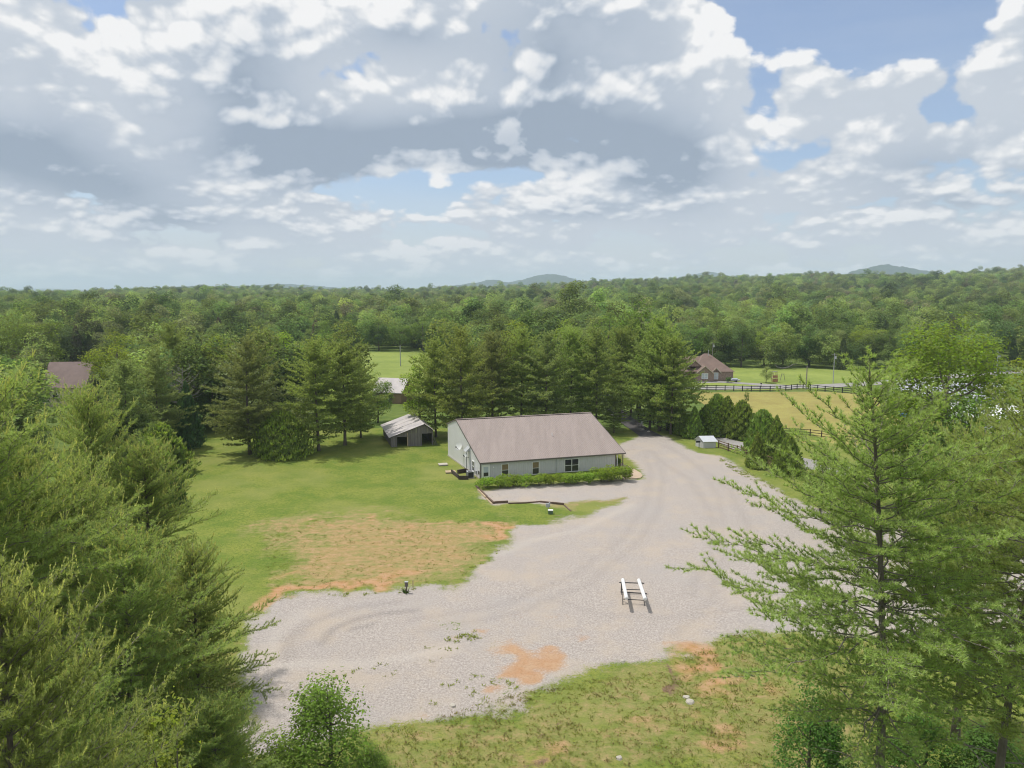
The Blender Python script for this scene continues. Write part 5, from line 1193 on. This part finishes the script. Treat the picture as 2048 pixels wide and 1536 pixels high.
# belt behind the brick house and beyond the meadow
for i, (lb, px, Y, H, k, c, w) in enumerate((('big leafy tree above the roof of the brick house', 1432, 282, 19, 0, C_BROAD, 1.0), ('leafy tree left of the brick house roof', 1380, 290, 18, 2, C_BROAD, 1.0), ('dark leafy tree right of the brick house roof', 1482, 275, 15, 4, C_DARK, 1.0),
        ('light leafy tree above the willow', 1528, 282, 15, 1, C_BRIGHT, 1.05), ('yellowish tree above the fallen trunk', 1566, 286, 14.5, 1, C_BRIGHT, 1.0), ('broad dark tree right of the fallen trunk', 1618, 276, 16, 0, C_DARK, 1.15), ('grey-green tree left of the round dome tree', 1672, 290, 13.5, 4, C_OLIVE, 1.0),
        ('round yellow-green dome tree above the big pine top', 1735, 285, 17.5, 2, C_BRIGHT, 1.0), ('dark tree just left of the huge bright tree', 1775, 265, 16, 0, C_DARK, 1.0), ('tall tree at the meadow corner, left end', 702, 352, 17.5, 3, C_BROAD, 1.0), ('dark tree on the meadow edge left of the pole', 758, 350, 16, 0, C_DARK, 1.0),
        ('rounded tree on the meadow edge behind the pole', 800, 350, 15.5, 2, C_BROAD, 1.0), ('lit rounded tree right of the meadow pole', 845, 345, 17, 0, C_BROAD, 1.1), ('tree at the right end of the meadow edge', 890, 335, 16.5, 1, C_BRIGHT, 1.0), ('pale budding tree above the meadow edge', 884, 400, 19.5, 3, C_OLIVE, 0.9), ('leafy tree at the left end of the meadow', 655, 330, 15.5, 4, C_BROAD, 1.0))):
    broad(lb, px, Y, H, k, c, w, -0.1, 'trees along the far meadow and house lawn')
for lb, px, Y, H, k in (('dark crown standing above the skyline, the taller of the left two', 430, 640, 31, 2), ('dark clump of crown breaking the skyline far left', 268, 560, 28, 0)):
    broad(lb, px, Y, H, k, C_DARK, 1.0, -3.0, 'trees breaking the skyline')
broad('small willow-like tree on the lawn beside the brick house', 1532, 227, 5.2, 4, C_OLIVE, 1.0, name='small_tree')
broad('thin sapling standing alone in the hay field', 1493, 180, 4.6, 1, C_BROAD, 0.5, name='sapling')

# hedge in front of the building
SHR = [gen_shrub(20 + k, 2.9, 1.75, 1900, 0.20, 12) for k in range(3)]
hl = [('lowest hedge bush at the timber end by the gable corner', 0.0), ('hedge bush below the white door', 0.095), ('hedge bush between the door and the first window', 0.19), ('hedge bush under the first window', 0.285), ('hedge bush right of the first window', 0.38), ('hedge bush under the second window', 0.475),
      ('hedge bush below the downspout', 0.57), ('hedge bush left of the double window', 0.66), ('hedge bush below the double window', 0.745)]
hA, hB = G(972, 976), G(1247, 962)
for i, (lb, f) in enumerate(hl):
    p_ = hA + (hB - hA) * f
    plant('hedge_bush', lb, 'hedge bush', [('stems', SHR[i % 3][0], M_LIMB, ''), ('crown', SHR[i % 3][1], M_LEAF, 'leaf')], (p_[0], p_[1], 0), rt.uniform(0, 6), 1.05, 1.12, C_HEDGE, 'bushes of the clipped hedge')
for i, (lb, f, s) in enumerate((('tall hedge bush, left of the high group at the porch end', 0.84, 1.22), ('tall hedge bush in the middle of the high group at the porch end', 0.91, 1.32), ('last tall hedge bush at the porch corner', 0.985, 1.25))):
    p_ = hA + (hB - hA) * f
    plant('hedge_bush', lb, 'hedge bush', [('stems', SHR[i][0], M_LIMB, ''), ('crown', SHR[i][1], M_LEAF, 'leaf')], (p_[0], p_[1] + 0.3, 0), rt.uniform(0, 6), s * 0.95, s * 1.22, C_HEDGE, 'bushes of the clipped hedge')
pb = BA + bp(24.0, 1.3, 0)
plant('shrub', 'dark green shrub beside the porch post', 'shrub', [('stems', SHR[1][0], M_LIMB, ''), ('crown', SHR[1][1], M_LEAF, 'leaf')], tuple(pb), 1.0, 0.5, 1.0, C_DARK)
fl = gen_shrub(77, 2.4, 2.6, 420, 0.10, 14)
plant('shrub', 'tall sparse cream flowering shrub beside the porch', 'shrub', [('stems', fl[0], M_LIMB, ''), ('crown', fl[1], M_LEAF, 'leaf')], tuple(BA + bp(25.3, 3.0, 0)), 0, 0.8, 1.1, (0.45, 0.40, 0.25, 1))

# ------------------------------------------------------------------ the big pines close to the drone
NEAR = dict(whorl=0.56, nb=6, tuft=0.15, per=26, nl=0.185, nw=0.024, twig_step=0.17, near=True)
RG = gen_pine(301, 26.0, 6.6, 0.40, pw=0.66, trunk_r=0.21, lean=(-1.4, 0.3), curve=0.12, droop=0.10, shoots=0.0, bare=0.26, skip=0.15, **dict(NEAR, per=23, twig_step=0.19))
LG = gen_pine(302, 22.0, 6.0, 0.26, pw=0.52, trunk_r=0.24, shoots=0.5, bare=0.18, curve=0.1, skip=0.05, **NEAR)
def near_pine(label, x, y, H, g, H0, rz, color, wide=1.0, tilt=(0, 0)):
    s = H / H0
    return plant('pine_tree', label, 'pine tree', pine_parts(g), (x, y, 0), rz, s * wide, s, color, 'big pines close to the camera', tilt)
p_ = AT(1722, 28.5, 14)
near_pine('big pine with a long bare trunk right of the gravel lot', p_[0] + 1.2, 28.5, 25.8, RG, 26.0, 0.0, C_NEAR, 1.12)
p_ = AT(2012, 30, 14)
near_pine('outer big pine at the right picture edge', p_[0] + 0.6, 30.5, 25.6, RG, 26.0, 2.2, C_NEAR, 1.05)
p_ = AT(1945, 44, 14)
near_pine('pine between the two big pines, set a little farther back', p_[0], 44, 20.0, LG, 22.0, 0.7, C_NEAR, 1.05)
for lb, px, Y, z_, H, rz, w in (('slender pine with a pale leader in front of the brown roof', 182, 50, 18, 21.6, 0.3, 0.9), ('tallest pine of the left mass, at the picture edge', -70, 31, 18, 25.4, 1.3, 1.0), ('pine of the left mass with tips over the lawn edge', 290, 50, 14, 17.9, 2.1, 1.05), ('pine with long boughs reaching over the clay edge', 385, 38, 12, 14.8, 1.7, 1.0), ('low pine with bough tips over the gravel corner', 430, 32, 7, 9.6, 2.6, 1.25), ('pine filling the gap between leader and lawn edge', 160, 40, 14, 18.6, 5.6, 1.1),
                                 ('pine low in the left mass spreading over the gravel edge', 255, 33, 12, 17.2, 3.0, 1.12), ('nearest pine with upright pale shoots at the lower left', 30, 19, 16, 20.6, 4.0, 0.95), ('pine behind the nearest one at the left edge', 60, 36, 16, 20.5, 5.0, 1.05), ('low pine under the boughs at the bottom left', 130, 24, 10, 15.5, 0.9, 1.1)):
    p_ = AT(px, Y, z_); near_pine(lb, p_[0], Y, H, LG, 22.0, rz, C_NEAR, w)
# broadleaf saplings at the bottom edge
SAP = gen_broad(31, 7.0, 5.6, 0.06, 44, 8500, 0.15, 'cone', airy=0.5); SAP2 = gen_broad(32, 10.0, 4.2, 0.35, 26, 3200, 0.19, 'tall', airy=0.7)
def sapling(label, px, Y, z_, H, g, H0, color, w=1.0):
    p_ = AT(px, Y, z_); plant('sapling', label, 'sapling', broad_parts(g), (p_[0], Y, 0), rt.uniform(0, 6), H / H0 * w, H / H0, color)
sapling('bright green sapling in front of the gravel at the bottom', 655, 38, 4, 8.2, SAP, 7.0, (0.210, 0.320, 0.070, 1), 1.1)
sapling('lower green sapling left of the bright one at the bottom', 545, 35, 3, 6.2, SAP, 7.0, (0.225, 0.330, 0.070, 1), 1.2)
sapling('yellow-green sapling under the left pine boughs', 352, 24, 13, 14.6, SAP2, 10.0, (0.30, 0.37, 0.075, 1), 0.62)
sapling('low yellow-green bush between the left pine and the bright sapling', 440, 34, 4, 7.4, SAP2, 10.0, (0.30, 0.38, 0.08, 1), 1.25)
sapling('short green bush right of the bright sapling', 745, 38.5, 1, 3.2, SAP, 7.0, (0.21, 0.31, 0.07, 1), 1.3)
sapling('leafy green sapling left of the big pine trunk', 1625, 37, 4, 8.0, SAP, 7.0, (0.114, 0.218, 0.053, 1), 0.95)
sapling('green thicket sapling right of the big pine trunk', 1850, 38, 4, 6.0, SAP, 7.0, (0.114, 0.209, 0.049, 1), 1.25)
sapling('leafy thicket at the bottom right corner', 1990, 36, 4, 6.5, SAP, 7.0, (0.123, 0.218, 0.057, 1), 1.2)
# ivy climbing the big pine
rs = np.random.RandomState(9); n_ = 900
p_ = AT(1722, 28.5, 14); zz = rs.uniform(4, 14.5, n_); a_ = rs.uniform(0, 6.28, n_); r_ = 0.30 + rs.exponential(0.16, n_)
iv = leaf_quads('ivy', np.stack([p_[0] + 1.2 - 1.4 * (zz / 26) ** 2 + r_ * np.cos(a_), 28.5 + 0.3 * (zz / 26) ** 2 + r_ * np.sin(a_), zz], 1), rnd_dirs(rs, n_) + (0, 0, .5), 0.15, rs)
o_ = obj('ivy', iv, M_LEAF); o_.color = C_BROAD; tag(o_, 'green ivy climbing the trunk of the big pine', 'ivy')

# ------------------------------------------------------------------ weeds on the gravel and rough grass in front
def blades(name, label, pts, per, h, w, color, seed):
    rs = np.random.RandomState(seed); n = len(pts); P0 = np.repeat(np.array(pts), per, 0); m = len(P0)
    sz = np.repeat(rs.uniform(0.5, 1.5, n), per)
    a = rs.uniform(0, 6.28, m); r = rs.uniform(0, 0.16, m) * sz
    B = P0 + np.stack([r * np.cos(a), r * np.sin(a), np.full(m, 0.02)], 1)
    d = unit(np.stack([np.cos(a) * 0.7, np.sin(a) * 0.7, rs.uniform(0.35, 1.1, m)], 1)); L = (h * sz * rs.uniform(0.6, 1.2, m))[:, None]
    s = unit(np.cross(d, rnd_dirs(rs, m))) * (w * sz)[:, None] / 2
    me = fast_mesh(name, np.stack([B - s, B + s, B + d * L], 1).reshape(-1, 3), np.arange(3 * m).reshape(m, 3))
    o = obj(name, me, M_LEAF); o.color = color; return stuff(o, label, 'weeds' if 'weed' in name else 'grass')
rs = np.random.RandomState(4)
def scatter(poly, n, keep=1.0, scale=2.2, seed=1):
    P_ = np.array(poly); lo, hi = P_.min(0), P_.max(0); out = []
    q = rs.uniform(lo, hi, (n * 6, 2)); m_ = poly_mask(poly, q[:, 0], q[:, 1], 0.01) > 0.5
    nn = 0.6 * vnoise(q[:, 0], q[:, 1], scale, seed) + 0.4 * vnoise(q[:, 0], q[:, 1], scale * 0.37, seed + 1); q = q[m_ & (rs.rand(len(q)) < np.clip((nn - 1 + keep) * 3.5, 0, 1))][:n]
    return [(x, y, 0.0) for x, y in q]
fore = gp((720, 1470), (900, 1425), (1060, 1380), (1330, 1335), (1480, 1262), (1760, 1280), (1950, 1600), (640, 1600))
blades('rough_grass', 'rough uneven grass across the bare foreground', scatter(fore, 4200, 0.75, 1.3), 6, 0.12, 0.045, (0.230, 0.277, 0.065, 1), 1)
blades('straw_grass', 'dry straw tufts across the bare foreground', scatter(fore, 2000, 0.7, 2.0, 8), 6, 0.15, 0.045, (0.30, 0.27, 0.11, 1), 2)
wp_ = scatter(gp((540, 1410), (740, 1330), (930, 1270), (960, 1290), (800, 1350), (600, 1430)), 80, 0.5, 0.9, 3) + scatter(gp((770, 1390), (960, 1345), (1050, 1370), (980, 1410), (880, 1420)), 40, 0.5, 0.9, 5) + scatter(gp((490, 1340), (700, 1400), (620, 1480), (500, 1480)), 60, 0.35, 1.2, 6) + scatter(gp((885, 1275), (950, 1262), (965, 1280), (900, 1292)), 36, 0.7, 1.0, 7)
wp_ += scatter(gp((540, 1195), (800, 1180), (960, 1130), (1015, 1080), (1025, 1080), (960, 1145), (800, 1188), (540, 1205)), 220, 0.6, 1.5, 9) + scatter(gp((1440, 915), (1500, 945), (1560, 980), (1570, 990), (1490, 955), (1440, 925)), 200, 0.6, 1.5, 10)
blades('weeds', 'low green weeds scattered over the gravel', wp_, 8, 0.17, 0.07, (0.30, 0.37, 0.10, 1), 3)
blades('meadow_grass', 'thin grass on the clay patch beside the gravel', scatter(gp((520, 1040), (1010, 1035), (1010, 1090), (900, 1165), (540, 1190)), 1500, 0.7, 1.5, 13), 5, 0.10, 0.05, (0.223, 0.257, 0.068, 1), 6)
blades('weeds', 'tall weeds round the meter box at the gravel edge', [tuple(G(809 + i * 1.1, 1187 - (i % 3))) for i in range(5)], 9, 0.5, 0.08, (0.060, 0.105, 0.025, 1), 7)
# a few stones
for i, (px, py, s) in enumerate(((905, 1412, 0.35), (1245, 1322, 0.30), (1380, 1405, 0.5), (1238, 1516, 0.3), (1372, 1395, 0.35))):
    rs2 = np.random.RandomState(i); th = np.linspace(0, 2 * math.pi, 9)[:-1]; mb = MB()
    Vv = [(0, 0, s * 0.45)] + [(s * 0.6 * math.cos(t) * rs2.uniform(.7, 1.2), s * 0.6 * math.sin(t) * rs2.uniform(.7, 1.2), s * 0.32 * rs2.uniform(.7, 1.1)) for t in th] + [(s * 0.75 * math.cos(t), s * 0.75 * math.sin(t), -0.05) for t in th]
    mb.add(Vv, [(0, 1 + j, 1 + (j + 1) % 8) for j in range(8)] + [(1 + j, 9 + j, 9 + (j + 1) % 8, 1 + (j + 1) % 8) for j in range(8)])
    tag(obj('rock', mb, M_STONE, None, tuple(G(px, py))), ('pale stone at the ragged gravel edge above the saplings', 'small tan stone above the dark rut', 'larger white rock at the lower end of the dark rut', 'pale stone low in the foreground grass', 'second white rock behind the larger one')[i], 'rock')

# ------------------------------------------------------------------ the woods: one mass of trees out to the ridge
FK = dict(trunk_sides=4, shell=(0.80, 1.04))
FAR = [gen_broad(201, 17, 11, 0.06, 17, 2600, 0.60, 'dome', lobe=(0.15, 0.26), **FK), gen_broad(202, 18, 9.5, 0.08, 16, 2400, 0.58, 'tall', lobe=(0.16, 0.27), **FK), gen_broad(203, 15, 12, 0.04, 16, 2600, 0.62, 'round', lobe=(0.16, 0.28), **FK), gen_broad(204, 19, 12, 0.06, 22, 2900, 0.62, 'dome', lobe=(0.13, 0.22), **FK), gen_broad(205, 14, 9, 0.05, 12, 2000, 0.56, 'round', lobe=(0.18, 0.30), **FK)]
fcol = bpy.data.collections.new('wood_tree_kinds')
def far_obj(nm, me):
    if not me.materials: me.materials.append(M_WOODS)
    o = bpy.data.objects.new(nm, me); fcol.objects.link(o); return o
for k, g in enumerate(FAR): far_obj('kind_%02d' % k, g[1])
pk_ = gen_cone_evergreen(206, 14, 5.5, 900, 0.9, 0.6)[1]; far_obj('kind_90', pk_)
TINTS = np.array([(0.218, 0.325, 0.100, 1), (0.242, 0.325, 0.109, 1), (0.151, 0.231, 0.087, 1), (0.271, 0.354, 0.109, 1), (0.254, 0.295, 0.139, 1), (0.336, 0.407, 0.124, 1), (0.130, 0.184, 0.087, 1), (0.242, 0.236, 0.153, 1)])
rs = np.random.RandomState(77)
keep_out = [gp((340, 1600), (250, 1000), (330, 905), (470, 880), (620, 865), (760, 860), (800, 840), (870, 835), (1000, 820), (1200, 815), (1260, 800), (1330, 780), (1380, 740), (1480, 737), (1640, 739), (1760, 745), (1900, 742), (2300, 735), (2600, 1600)),
            gp((560, 704), (700, 702), (850, 703), (905, 705), (960, 775), (900, 800), (700, 800), (600, 775)), gp((1340, 738), (1480, 735), (1640, 738), (1780, 745), (1800, 790), (1340, 790)),
            gp((1455, 667), (1600, 667), (1625, 675), (1560, 677), (1430, 677)), gp((1330, 662), (1400, 660), (1400, 666), (1330, 668)), gp((95, 735), (205, 735), (235, 990), (40, 990)), gp((715, 700), (862, 700), (872, 860), (700, 860))]
def trees_in(r0, r1, area):
    n = int(0.5 * 1.5 * (r1 * r1 - r0 * r0) / area)
    r = np.sqrt(rs.uniform(r0 * r0, r1 * r1, n)); a = rs.uniform(-0.75, 0.75, n); return np.stack([r * np.sin(a), r * np.cos(a)], 1)
Q = np.vstack([trees_in(120, 520, 54), trees_in(520, 1100, 66), trees_in(1100, 2150, 95), trees_in(2150, 3000, 170)])
ok = np.ones(len(Q), bool)
for po in keep_out: ok &= poly_mask(po, Q[:, 0], Q[:, 1], 0.01) < 0.5
ok &= ~((Q[:, 1] < 150) & (Q[:, 0] > -52)); ok &= ~((np.hypot(Q[:, 0], Q[:, 1]) < 330) & (Q[:, 0] > 20) & (Q[:, 0] < 130) & (Q[:, 1] < 262))
glade = vnoise(Q[:, 0], Q[:, 1], 70, 21); ok &= ~((glade > 0.82) & (np.hypot(Q[:, 0], Q[:, 1]) > 500) & (Q[:, 0] > -50))
Q = Q[ok]; n = len(Q); rq = np.hypot(Q[:, 0], Q[:, 1])
Z = terrain(Q[:, 0], Q[:, 1]) - 0.3
stand = vnoise(Q[:, 0], Q[:, 1], 55, 4)
S = 1.12 * rs.uniform(0.50, 1.20, n) * (0.84 + 0.34 * vnoise(Q[:, 0], Q[:, 1], 90, 6)) * np.where(rs.rand(n) < 0.04, 1.25, 1.0)
S = np.where(rq < 330, S * 0.80, S)
sp_ = rs.randint(0, 5, n); ti = np.clip((stand * 3.2 - 0.8 + rs.rand(n) * 3.2).astype(int), 0, 5)
ever = rs.rand(n) < 0.05 + 0.08 * (vnoise(Q[:, 0], Q[:, 1], 40, 9) > 0.7)
sp_ = np.where(ever, 5, sp_); ti = np.where(ever, 6 + (rs.rand(n) < 0.3), ti)
ti = np.where((rs.rand(n) < 0.03) & (rq > 400), 7, ti)
TN = TINTS[ti] * rs.uniform(0.55, 1.40, (n, 1)) * (0.80 + 0.4 * vnoise(Q[:, 0], Q[:, 1], 130, 14))[:, None]
fm = bpy.data.meshes.new('woods'); fm.vertices.add(n); fm.vertices.foreach_set('co', np.stack([Q[:, 0], Q[:, 1], Z], 1).astype(np.float32).ravel())
for nm, ty, d_ in (('size', 'FLOAT', S * np.where(rq > 1100, 1.12, 1.0)), ('turn', 'FLOAT', rs.uniform(0, 6.28, n)), ('sort', 'INT', sp_), ('girth', 'FLOAT', rs.uniform(0.84, 1.22, n))):
    at = fm.attributes.new(nm, ty, 'POINT'); at.data.foreach_set('value', np.ascontiguousarray(d_.astype(np.float32 if ty == 'FLOAT' else np.int32)))
at = fm.attributes.new('tint', 'FLOAT_COLOR', 'POINT'); at.data.foreach_set('color', np.ascontiguousarray(TN.astype(np.float32)).ravel())
woods = obj('woods', fm)
ng = bpy.data.node_groups.new('woods', 'GeometryNodeTree')
ng.interface.new_socket('Geometry', in_out='INPUT', socket_type='NodeSocketGeometry'); ng.interface.new_socket('Geometry', in_out='OUTPUT', socket_type='NodeSocketGeometry')
gi = ng.nodes.new('NodeGroupInput'); go = ng.nodes.new('NodeGroupOutput'); ip = ng.nodes.new('GeometryNodeInstanceOnPoints'); ci = ng.nodes.new('GeometryNodeCollectionInfo')
ci.inputs['Collection'].default_value = fcol; ci.inputs['Separate Children'].default_value = True; ci.inputs['Reset Children'].default_value = True
def attr(nm, ty):
    a_ = ng.nodes.new('GeometryNodeInputNamedAttribute'); a_.data_type = ty; a_.inputs['Name'].default_value = nm
    return [o for o in a_.outputs if o.enabled and o.name == 'Attribute'][0]
ng.links.new(gi.outputs[0], ip.inputs['Points']); ng.links.new(ci.outputs[0], ip.inputs['Instance']); ip.inputs['Pick Instance'].default_value = True
ng.links.new(attr('sort', 'INT'), ip.inputs['Instance Index'])
cx_ = ng.nodes.new('ShaderNodeCombineXYZ'); ng.links.new(attr('turn', 'FLOAT'), cx_.inputs[2])
er = ng.nodes.new('FunctionNodeEulerToRotation'); ng.links.new(cx_.outputs[0], er.inputs[0]); ng.links.new(er.outputs[0], ip.inputs['Rotation'])
mu = ng.nodes.new('ShaderNodeMath'); mu.operation = 'MULTIPLY'; sa_ = attr('size', 'FLOAT'); ng.links.new(sa_, mu.inputs[0]); ng.links.new(attr('girth', 'FLOAT'), mu.inputs[1])
cs = ng.nodes.new('ShaderNodeCombineXYZ'); ng.links.new(mu.outputs[0], cs.inputs[0]); ng.links.new(mu.outputs[0], cs.inputs[1]); ng.links.new(sa_, cs.inputs[2]); ng.links.new(cs.outputs[0], ip.inputs['Scale'])
ng.links.new(ip.outputs[0], go.inputs[0])
md = woods.modifiers.new('woods', 'NODES'); md.node_group = ng
stuff(woods, 'broad green woods rolling back to the horizon ridge', 'woods')

# ------------------------------------------------------------------ hazy summer air
hb = MB().box((0, 5000, 90), (11000, 8600, 150)); hm = bpy.data.materials.new('summer_haze'); hm.use_nodes = True
hn = NT(hm.node_tree); hn.n.clear(); pv = hn.new('ShaderNodeVolumePrincipled'); pv.inputs['Color'].default_value = (0.72, 0.85, 1.0, 1); pv.inputs['Density'].default_value = 1.25e-4; pv.inputs['Anisotropy'].default_value = 0.0
ho = hn.new('ShaderNodeOutputMaterial'); hn.l.new(pv.outputs[0], ho.inputs['Volume'])
stuff(obj('haze', hb, hm), 'thin blue summer haze in the air', 'haze')
